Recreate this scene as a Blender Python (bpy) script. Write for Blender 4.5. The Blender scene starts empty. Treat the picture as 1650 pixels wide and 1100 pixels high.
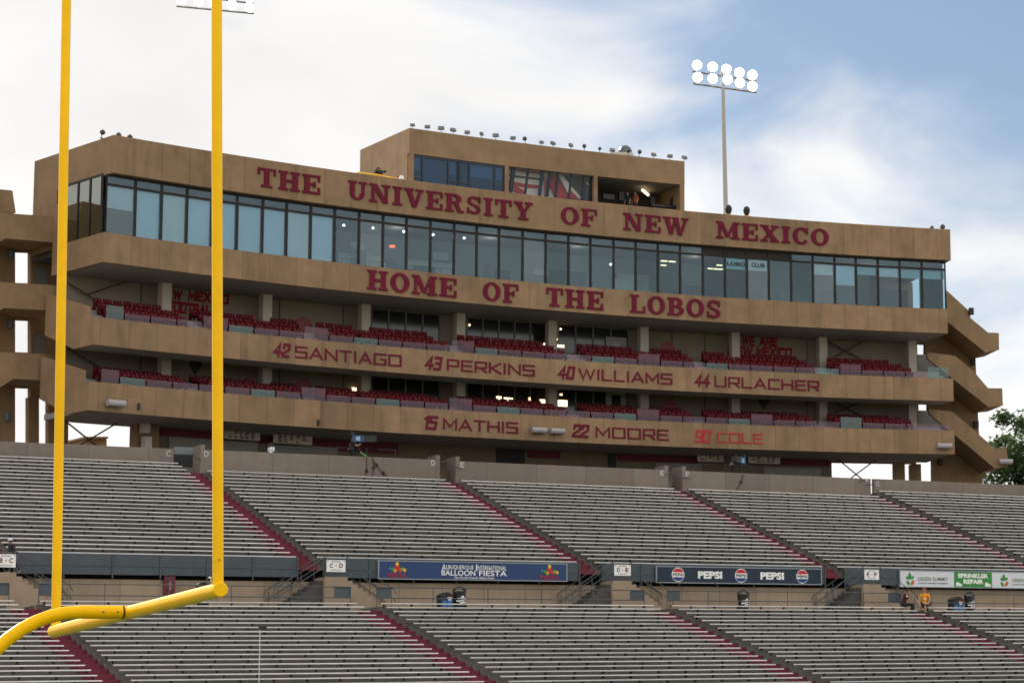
import bpy, bmesh, math, random
from math import sin, cos, tan, atan, atan2, sqrt, pi, radians
from mathutils import Vector, Matrix
rnd = random.Random(7)
scn = bpy.context.scene
COL = scn.collection

# ------------------------------------------------------------------ camera
F0, PX, PY, YH, DL = 4002.03, 1682.98, 550.0, 1180.77, .0290515   # focal length and horizon in photo pixels
ZC = 1.6                                                         # eye height above the field
PH = atan((YH - PY) / F0)
cd, sd = cos(DL), sin(DL)
cam = bpy.data.objects.new('camera', bpy.data.cameras.new('camera'))
COL.objects.link(cam)
scn.camera = cam
X0 = Vector((1, 0, 0)); U0 = Vector((0, -sin(PH), cos(PH))); FW = Vector((0, cos(PH), sin(PH)))
Rv = X0 * cd - U0 * sd; Uv = X0 * sd + U0 * cd
m = Matrix((Rv, Uv, -FW)).transposed().to_4x4()
m.translation = (0, 0, ZC)
cam.matrix_world = m
cam.data.sensor_width = 36
cam.data.lens = F0 / 1650 * 36
cam.data.shift_x = -(PX - 825) / 1650
cam.data.shift_y = 0
cam.data.clip_start = .5
cam.data.clip_end = 6000
cam.data.dof.use_dof = True
cam.data.dof.focus_distance = 24.5
cam.data.dof.aperture_fstop = 9.5

# ------------------------------------------------------------------ light
SUN_AZ, SUN_EL = radians(-47), radians(33)                       # azimuth from +Y towards +X
SD = Vector((sin(SUN_AZ) * cos(SUN_EL), cos(SUN_AZ) * cos(SUN_EL), sin(SUN_EL)))
sl = bpy.data.lights.new('sun', 'SUN')
sl.energy = 4.8
sl.angle = radians(.6)
sl.color = (1, .87, .68)
sun = bpy.data.objects.new('sun', sl)
COL.objects.link(sun)
sun.rotation_euler = SD.to_track_quat('Z', 'Y').to_euler()
scn.view_settings.view_transform = 'Standard'
scn.view_settings.look = 'None'
scn.view_settings.exposure = 0
scn.view_settings.gamma = 1

w = bpy.data.worlds.new('World')
scn.world = w
w.use_nodes = True
nt = w.node_tree
nt.nodes.clear()
def N(t, **kw):
    n = nt.nodes.new(t)
    for k, v in kw.items(): setattr(n, k, v)
    return n
def LK(a, b): nt.links.new(a, b)
sky = N('ShaderNodeTexSky')
sky.sky_type = 'NISHITA'
sky.sun_disc = False
sky.sun_elevation = SUN_EL
sky.sun_rotation = SUN_AZ % (2 * pi)
sky.air_density = 1.0; sky.dust_density = .5; sky.ozone_density = 1.5
tc = N('ShaderNodeTexCoord')
nrm = N('ShaderNodeVectorMath', operation='NORMALIZE'); LK(tc.outputs['Generated'], nrm.inputs[0])
# wisps: domain-warped noise on the sky direction, flattened so bands lie near level
mp = N('ShaderNodeMapping'); mp.inputs['Scale'].default_value = (6.5, 6.5, 13); mp.inputs['Location'].default_value = (4.4, 6.1, .8)
LK(nrm.outputs[0], mp.inputs[0])
n1 = N('ShaderNodeTexNoise'); n1.inputs['Scale'].default_value = 1.0; n1.inputs['Detail'].default_value = 7; n1.inputs['Roughness'].default_value = .5
n1.inputs['Distortion'].default_value = .5
LK(mp.outputs[0], n1.inputs['Vector'])
# the cover thins out towards the right and higher up, away from the sun
dv = N('ShaderNodeVectorMath', operation='DOT_PRODUCT'); LK(nrm.outputs[0], dv.inputs[0]); dv.inputs[1].default_value = (sin(radians(10)) * cos(radians(26)), cos(radians(10)) * cos(radians(26)), sin(radians(26)))
mr = N('ShaderNodeMapRange'); LK(dv.outputs['Value'], mr.inputs[0])
mr.inputs[1].default_value = cos(radians(27)); mr.inputs[2].default_value = cos(radians(12)); mr.inputs[3].default_value = .25; mr.inputs[4].default_value = -.12; mr.clamp = False
ad = N('ShaderNodeMath', operation='ADD'); LK(n1.outputs['Fac'], ad.inputs[0]); LK(mr.outputs[0], ad.inputs[1])
sz = N('ShaderNodeSeparateXYZ'); LK(nrm.outputs[0], sz.inputs[0])     # more cover low down, towards the horizon
mz = N('ShaderNodeMapRange'); LK(sz.outputs[2], mz.inputs[0]); mz.inputs[1].default_value = .03; mz.inputs[2].default_value = .21; mz.inputs[3].default_value = .26; mz.inputs[4].default_value = 0
ad2 = N('ShaderNodeMath', operation='ADD'); LK(ad.outputs[0], ad2.inputs[0]); LK(mz.outputs[0], ad2.inputs[1])
cr = N('ShaderNodeValToRGB'); LK(ad2.outputs[0], cr.inputs[0])
cr.color_ramp.elements[0].position = .40; cr.color_ramp.elements[0].color = (.03, .03, .03, 1)
cr.color_ramp.elements[1].position = .72; cr.color_ramp.elements[1].color = (1, 1, 1, 1)
cr.color_ramp.interpolation = 'EASE'
# cloud brightness: raised opposite the sun, added to light the shaded front
ds = N('ShaderNodeVectorMath', operation='DOT_PRODUCT'); LK(nrm.outputs[0], ds.inputs[0]); ds.inputs[1].default_value = SD
mc = N('ShaderNodeMapRange'); LK(ds.outputs['Value'], mc.inputs[0])
mc.inputs[1].default_value = -.4; mc.inputs[2].default_value = .95; mc.inputs[3].default_value = 15; mc.inputs[4].default_value = 10.3
n2 = N('ShaderNodeTexNoise'); n2.inputs['Scale'].default_value = .8; n2.inputs['Detail'].default_value = 5; LK(mp.outputs[0], n2.inputs['Vector'])
mq = N('ShaderNodeMapRange'); LK(n2.outputs['Fac'], mq.inputs[0])
mq.inputs[1].default_value = .3; mq.inputs[2].default_value = .7; mq.inputs[3].default_value = .82; mq.inputs[4].default_value = 1.04
mm = N('ShaderNodeMath', operation='MULTIPLY'); LK(mc.outputs[0], mm.inputs[0]); LK(mq.outputs[0], mm.inputs[1])
cc = N('ShaderNodeVectorMath', operation='SCALE'); cc.inputs[0].default_value = (1, .985, .97); LK(mm.outputs[0], cc.inputs['Scale'])
sk = N('ShaderNodeVectorMath', operation='SCALE'); LK(sky.outputs[0], sk.inputs[0]); sk.inputs['Scale'].default_value = 1.0
mx = N('ShaderNodeMix', data_type='RGBA'); LK(cr.outputs[0], mx.inputs['Factor']); LK(sk.outputs[0], mx.inputs['A']); LK(cc.outputs[0], mx.inputs['B'])
bg = N('ShaderNodeBackground'); bg.inputs['Strength'].default_value = .1; LK(mx.outputs['Result'], bg.inputs['Color'])
wo = N('ShaderNodeOutputWorld'); LK(bg.outputs[0], wo.inputs[0])

# ------------------------------------------------------------------ the place's own coordinates
A_, DIST = .6335037, 159.836
T = Vector((cos(A_), sin(A_), 0)); NV = Vector((sin(A_), -cos(A_), 0))
P0 = Vector(((825 - PX) / F0 * DIST, DIST, 0))
def ray(x, y):
    u = (x - PX) / F0; v = -(y - PY) / F0
    u1 = u * cd + v * sd; v1 = -u * sd + v * cd
    return Vector((u1, cos(PH) - v1 * sin(PH), sin(PH) + v1 * cos(PH)))
def S(s, r, z):
    "grandstand: s along the rows, r forward towards the field, z above eye level"
    p = P0 + T * s + NV * r
    return Vector((p.x, p.y, z + ZC))
def onS(x, y, r):
    d = ray(x, y); k = (P0 + NV * r).dot(NV) / (d.x * NV.x + d.y * NV.y); P = d * k
    return (P - P0).x * T.x + (P - P0).y * T.y, P.z
SF = 1.03
CX, CY, RF, TH0 = 39.2151 * SF, 62.8098 * SF, 121.711326 * SF, -.6481825
def Fp(th, off, z):
    "press box: th along its curved front, off backward from the front, z above eye level"
    return Vector((CX + (RF + off) * sin(th), CY + (RF + off) * cos(th), z + ZC))
def onF(x, y, off=0):
    d = ray(x, y); r = RF + off
    a = d.x ** 2 + d.y ** 2; b = -2 * (d.x * CX + d.y * CY); c = CX ** 2 + CY ** 2 - r * r
    k = (-b + sqrt(b * b - 4 * a * c)) / (2 * a); P = d * k
    return atan2(P.x - CX, P.y - CY), P.z
def thx(x, y, off=0): return onF(x, y, off)[0]

# ------------------------------------------------------------------ materials
MATS = {}
def mat(name, col, rough=.7, var=0., scale=1.5, streak=0., metal=0., spec=.4, bump=0., joints=0., coord='Object', emit=None, orand=0.):
    if name in MATS: return MATS[name]
    M = bpy.data.materials.new(name); M.use_nodes = True
    t = M.node_tree; b = t.nodes['Principled BSDF']
    b.inputs['Roughness'].default_value = rough; b.inputs['Metallic'].default_value = metal
    b.inputs['Specular IOR Level'].default_value = spec
    b.inputs['Base Color'].default_value = (*col, 1)
    if emit:
        b.inputs['Emission Color'].default_value = (*emit[0], 1); b.inputs['Emission Strength'].default_value = emit[1]
    L = t.links.new
    def nn(k, **kw):
        n = t.nodes.new(k)
        for a, v in kw.items(): setattr(n, a, v)
        return n
    if var or streak or joints or orand:
        tcn = nn('ShaderNodeTexCoord')
        src = tcn.outputs[coord]
        fac = None
        def mulfac(o):
            nonlocal fac
            if fac is None: fac = o
            else:
                q = nn('ShaderNodeMath', operation='MULTIPLY'); L(fac, q.inputs[0]); L(o, q.inputs[1]); fac = q.outputs[0]
        if var:
            no = nn('ShaderNodeTexNoise'); no.inputs['Scale'].default_value = scale; no.inputs['Detail'].default_value = 8; no.inputs['Roughness'].default_value = .62
            L(src, no.inputs['Vector'])
            r = nn('ShaderNodeMapRange'); L(no.outputs['Fac'], r.inputs[0]); r.inputs[1].default_value = .28; r.inputs[2].default_value = .72
            r.inputs[3].default_value = 1 - var; r.inputs[4].default_value = 1 + var
            mulfac(r.outputs[0])
            n3 = nn('ShaderNodeTexNoise'); n3.inputs['Scale'].default_value = scale * .13; n3.inputs['Detail'].default_value = 3
            L(src, n3.inputs['Vector'])
            r3 = nn('ShaderNodeMapRange'); L(n3.outputs['Fac'], r3.inputs[0]); r3.inputs[1].default_value = .3; r3.inputs[2].default_value = .7
            r3.inputs[3].default_value = 1 - var * .6; r3.inputs[4].default_value = 1 + var * .6
            mulfac(r3.outputs[0])
            if bump:
                bn = nn('ShaderNodeBump'); bn.inputs['Strength'].default_value = bump; bn.inputs['Distance'].default_value = .02
                L(no.outputs['Fac'], bn.inputs['Height']); L(bn.outputs[0], b.inputs['Normal'])
        if streak:
            mpn = nn('ShaderNodeMapping'); mpn.inputs['Scale'].default_value = (1.1, 1.1, .13) if coord == 'Object' else (1.1, .13, 1)
            L(src, mpn.inputs[0])
            no2 = nn('ShaderNodeTexNoise'); no2.inputs['Scale'].default_value = 1.3; no2.inputs['Detail'].default_value = 6; no2.inputs['Roughness'].default_value = .7
            L(mpn.outputs[0], no2.inputs['Vector'])
            r2 = nn('ShaderNodeMapRange'); L(no2.outputs['Fac'], r2.inputs[0]); r2.inputs[1].default_value = .5; r2.inputs[2].default_value = .72
            r2.inputs[3].default_value = 1.03; r2.inputs[4].default_value = 1 - streak
            mulfac(r2.outputs[0])
        if joints:
            sep = nn('ShaderNodeSeparateXYZ'); L(tcn.outputs['UV'], sep.inputs[0])
            dvn = nn('ShaderNodeMath', operation='DIVIDE'); L(sep.outputs[0], dvn.inputs[0]); dvn.inputs[1].default_value = joints
            fr = nn('ShaderNodeMath', operation='FRACT'); L(dvn.outputs[0], fr.inputs[0])
            lt = nn('ShaderNodeMath', operation='GREATER_THAN'); L(fr.outputs[0], lt.inputs[0]); lt.inputs[1].default_value = .05 / joints
            r4 = nn('ShaderNodeMapRange'); L(lt.outputs[0], r4.inputs[0]); r4.inputs[3].default_value = .68; r4.inputs[4].default_value = 1
            mulfac(r4.outputs[0])
            fl = nn('ShaderNodeMath', operation='FLOOR'); L(dvn.outputs[0], fl.inputs[0])
            wn = nn('ShaderNodeTexWhiteNoise', noise_dimensions='1D'); L(fl.outputs[0], wn.inputs['W'])
            r5 = nn('ShaderNodeMapRange'); L(wn.outputs['Value'], r5.inputs[0]); r5.inputs[3].default_value = .88; r5.inputs[4].default_value = 1.08
            mulfac(r5.outputs[0])
        if orand:
            oi = nn('ShaderNodeObjectInfo'); r6 = nn('ShaderNodeMapRange'); L(oi.outputs['Random'], r6.inputs[0]); r6.inputs[3].default_value = 1 - orand; r6.inputs[4].default_value = 1 + orand * .6
            mulfac(r6.outputs[0])
        sc = nn('ShaderNodeVectorMath', operation='SCALE'); sc.inputs[0].default_value = col; L(fac, sc.inputs['Scale'])
        L(sc.outputs[0], b.inputs['Base Color'])
    MATS[name] = M
    return M

def glass(name, tint, refl, rough=.03, rcol=(1, 1, 1)):
    if name in MATS: return MATS[name]
    M = bpy.data.materials.new(name); M.use_nodes = True; t = M.node_tree; t.nodes.clear()
    tr = t.nodes.new('ShaderNodeBsdfTransparent'); tr.inputs[0].default_value = (*tint, 1)
    gl = t.nodes.new('ShaderNodeBsdfGlossy'); gl.inputs['Roughness'].default_value = rough; gl.inputs[0].default_value = (*rcol, 1)
    lw = t.nodes.new('ShaderNodeLayerWeight'); lw.inputs[0].default_value = .25
    rr = t.nodes.new('ShaderNodeMapRange'); t.links.new(lw.outputs['Fresnel'], rr.inputs[0])
    rr.inputs[3].default_value = refl; rr.inputs[4].default_value = 1
    mxn = t.nodes.new('ShaderNodeMixShader'); t.links.new(rr.outputs[0], mxn.inputs[0]); t.links.new(tr.outputs[0], mxn.inputs[1]); t.links.new(gl.outputs[0], mxn.inputs[2])
    o = t.nodes.new('ShaderNodeOutputMaterial'); t.links.new(mxn.outputs[0], o.inputs[0])
    MATS[name] = M
    return M

CONC = mat('tan_concrete', (.238, .152, .082), .85, .18, .8, .28, bump=.25, joints=1.83)
CONCP = mat('tan_concrete_plain', (.233, .149, .080), .85, .17, .8, .20, bump=.25)
SOFF = mat('soffit_grey', (.25, .235, .225), .9, .1, 1.0)
INNER = mat('inner_wall', (.21, .175, .125), .9, .07, .8)
STAND = mat('terrace_concrete', (.100, .092, .080), .92, .2, 2.0, .2, bump=.3)
AISLE = mat('maroon_step_paint', (.13, .012, .024), .7, .18, 3.0)
BARR = mat('barrier_concrete', (.185, .15, .122), .88, .08, 1.2, .1, bump=.2, joints=3.4)
WALLT = mat('walkway_wall', (.30, .225, .155), .88, .1, 1.2, .15, bump=.2, joints=2.4)
ALU = mat('bench_aluminium', (.62, .605, .58), .5, .20, .9, orand=.16, metal=.0, spec=.5)
DARK = mat('dark_metal', (.018, .018, .02), .6)
BLACK = mat('black_plastic', (.012, .012, .013), .45)
MULL = mat('bronze_frame', (.020, .016, .014), .5, .1, 3, spec=.2)
STEEL = mat('grey_steel_panel', (.052, .066, .078), .55, .12, 2.0, .1)
RAIL = mat('grey_pipe', (.06, .07, .075), .5, .1, 4)
RED = mat('maroon_letter', (.125, .010, .026), .7, .1, 1.2, .15, spec=.12)
REDB = mat('bright_red_letter', (.36, .016, .022), .6, .06, 2)
SEAT = mat('red_seat_plastic', (.19, .008, .013), .5, .1, 2.5)
SEATD = mat('red_upholstery', (.078, .003, .006), .75, .1, 2.5, spec=.12)
MAROON = mat('maroon_paint', (.10, .009, .018), .7, .1, 1)
YEL = mat('yellow_paint', (.95, .515, .0), .32, .07, 5, spec=.14)
WHITE = mat('white_paint', (.78, .77, .74), .5, .05, 3)
CREAM = mat('cream_board', (.48, .43, .33), .7, .08, 3)
BLIND = mat('window_blind', (.82, .83, .84), .8, .05, 1)
INK = mat('black_ink', (.015, .015, .017), .7)
DGREY = mat('room_dark', (.05, .055, .055), .9, .15, 1)
ROOM = mat('room_wall', (.16, .16, .15), .9, .1, .6)
LAMP = mat('lamp_glow', (1, 1, 1), .5, emit=((1, .97, .92), 4.5))
WARM = mat('warm_lamp', (1, .8, .5), .5, emit=((1, .72, .42), 2.6))
PANE2 = glass('tinted_glass_dim', (.66, .78, .82), .02, rcol=(.75, .93, 1))
PANE3 = glass('tinted_glass_bright', (.70, .79, .83), .05, .05, rcol=(.78, .93, .95))
PANE = glass('tinted_glass', (.72, .82, .87), .03, rcol=(.75, .93, 1))
RAILG = glass('rail_glass', (.86, .78, .81), .012, rcol=(.85, .75, .85))
RAILG2 = glass('rail_glass_green', (.70, .82, .80), .03, rcol=(.7, .9, .88))
SKIN = mat('skin', (.42, .23, .15), .6)

# ------------------------------------------------------------------ builders
class MB:
    def __init__(s): s.v = []; s.f = []; s.m = []; s.uv = {}
    def add(s, vs, fs, m=0, uv=None):
        o = len(s.v); s.v += [tuple(p) for p in vs]
        for f in fs: s.f.append([i + o for i in f]); s.m.append(m)
        if uv:
            for i, q in enumerate(uv): s.uv[o + i] = q
    def sweep(s, fn, poly, a0, a1, n=1, m=0, us=1.0, caps=True):
        "polygon (p,q) swept along a through the mapping fn(a,p,q)"
        k = len(poly); vs = []; uv = []; fs = []
        for i in range(n + 1):
            a = a0 + (a1 - a0) * i / n
            for p, q in poly: vs.append(fn(a, p, q)); uv.append((a * us, q))
        for i in range(n):
            for j in range(k):
                j2 = (j + 1) % k
                fs.append([i * k + j, i * k + j2, (i + 1) * k + j2, (i + 1) * k + j])
        if caps: fs.append(list(range(k))[::-1]); fs.append([n * k + j for j in range(k)])
        s.add(vs, fs, m, uv)
    def boxm(s, fn, a, p, q, n=1, m=0, us=1.0):
        s.sweep(fn, [(p[0], q[0]), (p[1], q[0]), (p[1], q[1]), (p[0], q[1])], a[0], a[1], n, m, us)
    def box(s, x0, x1, y0, y1, z0, z1, m=0, fn=None):
        s.boxm(fn or (lambda a, p, q: (a, p, q)), (x0, x1), (y0, y1), (z0, z1), 1, m)
    def tube(s, pts, r, n=8, m=0, cap=True):
        pts = [Vector(p) for p in pts]; rs = r if isinstance(r, (list, tuple)) else [r] * len(pts)
        vs = []; fs = []; ref = None
        for i, p in enumerate(pts):
            d = (pts[min(i + 1, len(pts) - 1)] - pts[max(i - 1, 0)]).normalized()
            if ref is None: ref = Vector((0, 0, 1)) if abs(d.z) < .9 else Vector((1, 0, 0))
            b = d.cross(ref).normalized(); c = b.cross(d).normalized(); ref = c
            for j in range(n):
                t = 2 * pi * j / n; vs.append(p + (b * cos(t) + c * sin(t)) * rs[i])
        for i in range(len(pts) - 1):
            for j in range(n):
                j2 = (j + 1) % n; fs.append([i * n + j, i * n + j2, (i + 1) * n + j2, (i + 1) * n + j])
        if cap: fs.append(list(range(n))[::-1]); fs.append([(len(pts) - 1) * n + j for j in range(n)])
        s.add(vs, fs, m)
    def lathe(s, c, prof, n=16, m=0, axis=None):
        "prof: (radius, height) along axis from c"
        ax = (axis or Vector((0, 0, 1))).normalized(); b = ax.orthogonal().normalized(); d = ax.cross(b)
        c = Vector(c); vs = []; fs = []
        for r, h in prof:
            for j in range(n):
                t = 2 * pi * j / n; vs.append(c + ax * h + (b * cos(t) + d * sin(t)) * r)
        for i in range(len(prof) - 1):
            for j in range(n):
                j2 = (j + 1) % n; fs.append([i * n + j, i * n + j2, (i + 1) * n + j2, (i + 1) * n + j])
        fs.append(list(range(n))[::-1]); fs.append([(len(prof) - 1) * n + j for j in range(n)])
        s.add(vs, fs, m)
    def ball(s, c, r, m=0, n=10):
        r = r if isinstance(r, (tuple, list)) else (r, r, r); vs = []; fs = []
        for i in range(n // 2 + 1):
            ph = pi * i / (n // 2)
            for j in range(n):
                t = 2 * pi * j / n
                vs.append((c[0] + r[0] * sin(ph) * cos(t), c[1] + r[1] * sin(ph) * sin(t), c[2] + r[2] * cos(ph)))
        for i in range(n // 2):
            for j in range(n):
                j2 = (j + 1) % n; fs.append([i * n + j, (i + 1) * n + j, (i + 1) * n + j2, i * n + j2])
        s.add(vs, fs, m)
    def mesh(s, name, mats, smooth=False):
        me = bpy.data.meshes.new(name); me.from_pydata(s.v, [], s.f)
        for M in (mats if isinstance(mats, (list, tuple)) else [mats]): me.materials.append(M)
        me.polygons.foreach_set('material_index', s.m)
        if s.uv:
            ul = me.uv_layers.new(name='UVMap')
            for lp in me.loops:
                q = s.uv.get(lp.vertex_index, (0, 0)); ul.data[lp.index].uv = q
        bm = bmesh.new(); bm.from_mesh(me)
        bmesh.ops.remove_doubles(bm, verts=bm.verts, dist=1e-5) if not s.uv else None
        bmesh.ops.recalc_face_normals(bm, faces=bm.faces)
        bm.to_mesh(me); bm.free()
        if smooth:
            for p in me.polygons: p.use_smooth = True
            me.set_sharp_from_angle(angle=radians(38))
        return me
    def build(s, name, mats, parent=None, smooth=False, **kw):
        o = bpy.data.objects.new(name, s.mesh(name, mats, smooth)); COL.objects.link(o)
        if parent: attach(o, parent)
        tag(o, **kw)
        return o
def world_loc(o):
    p = Vector((0, 0, 0))
    while o: p += o.location; o = o.parent
    return p
def attach(o, parent):
    o.parent = parent
    o.matrix_parent_inverse = Matrix.Translation(-root_loc(parent))
def root_loc(p):
    # only things (Empties) carry a location; parts sit at the origin of the place
    return Vector(p.location) if p.parent is None else Vector((0, 0, 0))
def tag(o, label=None, cat=None, group=None, kind=None):
    if label: o['label'] = label
    if cat: o['category'] = cat
    if group: o['group'] = group
    if kind: o['kind'] = kind
    return o
def thing(name, loc, label, cat, group=None):
    o = bpy.data.objects.new(name, None); COL.objects.link(o); o.location = loc; o.empty_display_size = .3
    return tag(o, label, cat, group)
def part(mb, name, mats, parent, smooth=False):
    return mb.build(name, mats, parent, smooth)
def ordn(i):
    w_ = ['first', 'second', 'third', 'fourth', 'fifth', 'sixth', 'seventh', 'eighth', 'ninth', 'tenth', 'eleventh', 'twelfth', 'thirteenth', 'fourteenth', 'fifteenth', 'sixteenth', 'seventeenth', 'eighteenth', 'nineteenth', 'twentieth']
    t_ = {2: 'twenty', 3: 'thirty', 4: 'forty', 5: 'fifty', 6: 'sixty', 7: 'seventy', 8: 'eighty', 9: 'ninety'}
    if i <= 20: return w_[i - 1]
    if i >= 100: return 'hundredth' if i == 100 else 'hundred and ' + ordn(i - 100)
    a, b = divmod(i, 10)
    return t_[a] + '-' + w_[b - 1] if b else t_[a][:-1] + 'ieth'

# ---- lettering: flat pieces, each 1.5 mm proud of the last so no two faces share a plane
def ring(cx, cy, rx, ry, tx, ty, a0=0, a1=360, n=20):
    out = []
    full = abs(a1 - a0) >= 360
    for i in range(n):
        t0 = radians(a0 + (a1 - a0) * i / n); t1 = radians(a0 + (a1 - a0) * (i + 1) / n)
        out.append([(cx + rx * cos(t0), cy + ry * sin(t0)), (cx + rx * cos(t1), cy + ry * sin(t1)),
                    (cx + (rx - tx) * cos(t1), cy + (ry - ty) * sin(t1)), (cx + (rx - tx) * cos(t0), cy + (ry - ty) * sin(t0))])
    return [('strip', out)]
def R4(x0, y0, x1, y1): return [(x0, y0), (x1, y0), (x1, y1), (x0, y1)]
SL = {
 'T': (.9, [R4(0, .87, .9, 1), R4(0, .64, .12, .87), R4(.78, .64, .9, .87), R4(.32, .12, .58, .87), R4(.18, 0, .72, .12)]),
 'H': (1.04, [R4(.1, .12, .36, .88), R4(.68, .12, .94, .88), R4(0, 0, .47, .12), R4(0, .88, .47, 1), R4(.57, 0, 1.04, .12), R4(.57, .88, 1.04, 1), R4(.36, .43, .68, .57)]),
 'E': (.88, [R4(.1, .12, .36, .88), R4(0, .88, .88, 1), R4(0, 0, .88, .12), R4(.36, .44, .58, .56), R4(.54, .35, .65, .65), R4(.76, .66, .88, .88), R4(.76, .12, .88, .36)]),
 'F': (.86, [R4(.1, .12, .36, .88), R4(0, .88, .86, 1), R4(0, 0, .5, .12), R4(.36, .44, .58, .56), R4(.54, .35, .65, .65), R4(.74, .66, .86, .88)]),
 'U': (1.0, [R4(.1, .36, .36, .88), R4(0, .88, .47, 1), R4(.72, .36, .88, .88), R4(.58, .88, 1.0, 1)] + ring(.49, .36, .39, .37, .24, .14, 180, 360, 12)),
 'N': (1.1, [R4(.12, .12, .27, .9), R4(.82, 0, .97, .88), [(.08, 1), (.38, 1), (.97, .0), (.72, .0)], R4(0, .88, .3, 1), R4(0, 0, .42, .12), R4(.66, .88, 1.1, 1)]),
 'I': (.5, [R4(.12, .12, .38, .88), R4(0, 0, .5, .12), R4(0, .88, .5, 1)]),
 'V': (1.04, [[(.09, .9), (.37, .9), (.65, 0), (.42, 0)], [(.93, .9), (.76, .9), (.48, 0), (.64, 0)], R4(0, .88, .48, 1), R4(.6, .88, 1.04, 1)]),
 'R': (1.02, [R4(.1, .12, .36, .88), R4(0, 0, .47, .12), R4(0, .88, .52, 1), R4(.36, .46, .52, .58), [(.46, .5), (.7, .5), (.93, 0), (.68, 0)], R4(.8, 0, 1.02, .11)] + ring(.5, .73, .38, .27, .25, .13, -90, 90, 10)),
 'S': (.82, [R4(.66, .64, .76, .98), R4(.05, .02, .15, .36)] + ring(.4, .73, .35, .275, .2, .15, 25, 270, 14) + ring(.41, .275, .37, .275, .22, .15, -155, 90, 14)),
 'Y': (1.02, [[(.08, .9), (.36, .9), (.64, .42), (.38, .42)], [(.92, .9), (.74, .9), (.48, .42), (.64, .42)], R4(.38, .12, .64, .46), R4(.24, 0, .78, .12), R4(0, .88, .46, 1), R4(.6, .88, 1.02, 1)]),
 'O': (.98, ring(.49, .5, .49, .51, .26, .14, 0, 360, 28)),
 'W': (1.46, [[(.09, .9), (.35, .9), (.57, 0), (.36, 0)], [(.76, .9), (.62, .9), (.42, 0), (.55, 0)], [(.62, .9), (.86, .9), (1.08, 0), (.87, 0)], [(1.36, .9), (1.2, .9), (.95, 0), (1.08, 0)], R4(0, .88, .46, 1), R4(.54, .88, .9, 1), R4(1.04, .88, 1.46, 1)]),
 'M': (1.3, [R4(.12, .12, .26, .9), R4(.92, .12, 1.18, .9), [(.08, 1), (.36, 1), (.76, .1), (.54, .1)], [(1.1, 1), (.95, 1), (.56, .1), (.7, .1)], R4(0, .88, .3, 1), R4(0, 0, .4, .12), R4(.8, 0, 1.3, .12), R4(.98, .88, 1.3, 1)]),
 'X': (1.06, [[(.1, .9), (.4, .9), (.98, .1), (.66, .1)], [(.92, .9), (.74, .9), (.1, .1), (.28, .1)], R4(0, .88, .47, 1), R4(.6, .88, 1.04, 1), R4(0, 0, .42, .12), R4(.54, 0, 1.06, .12)]),
 'C': (.9, [R4(.74, .62, .85, .98)] + ring(.47, .5, .47, .51, .26, .14, 35, 325, 22)),
 'L': (.84, [R4(.1, .12, .36, .88), R4(0, .88, .5, 1), R4(0, 0, .84, .12), R4(.72, .12, .84, .4)]),
 'B': (.94, [R4(.1, .12, .36, .88), R4(0, .88, .5, 1), R4(0, 0, .5, .12), R4(.36, .46, .5, .57)] + ring(.48, .73, .36, .27, .24, .13, -90, 90, 10) + ring(.48, .285, .44, .285, .25, .13, -90, 90, 10)),
}
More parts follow.
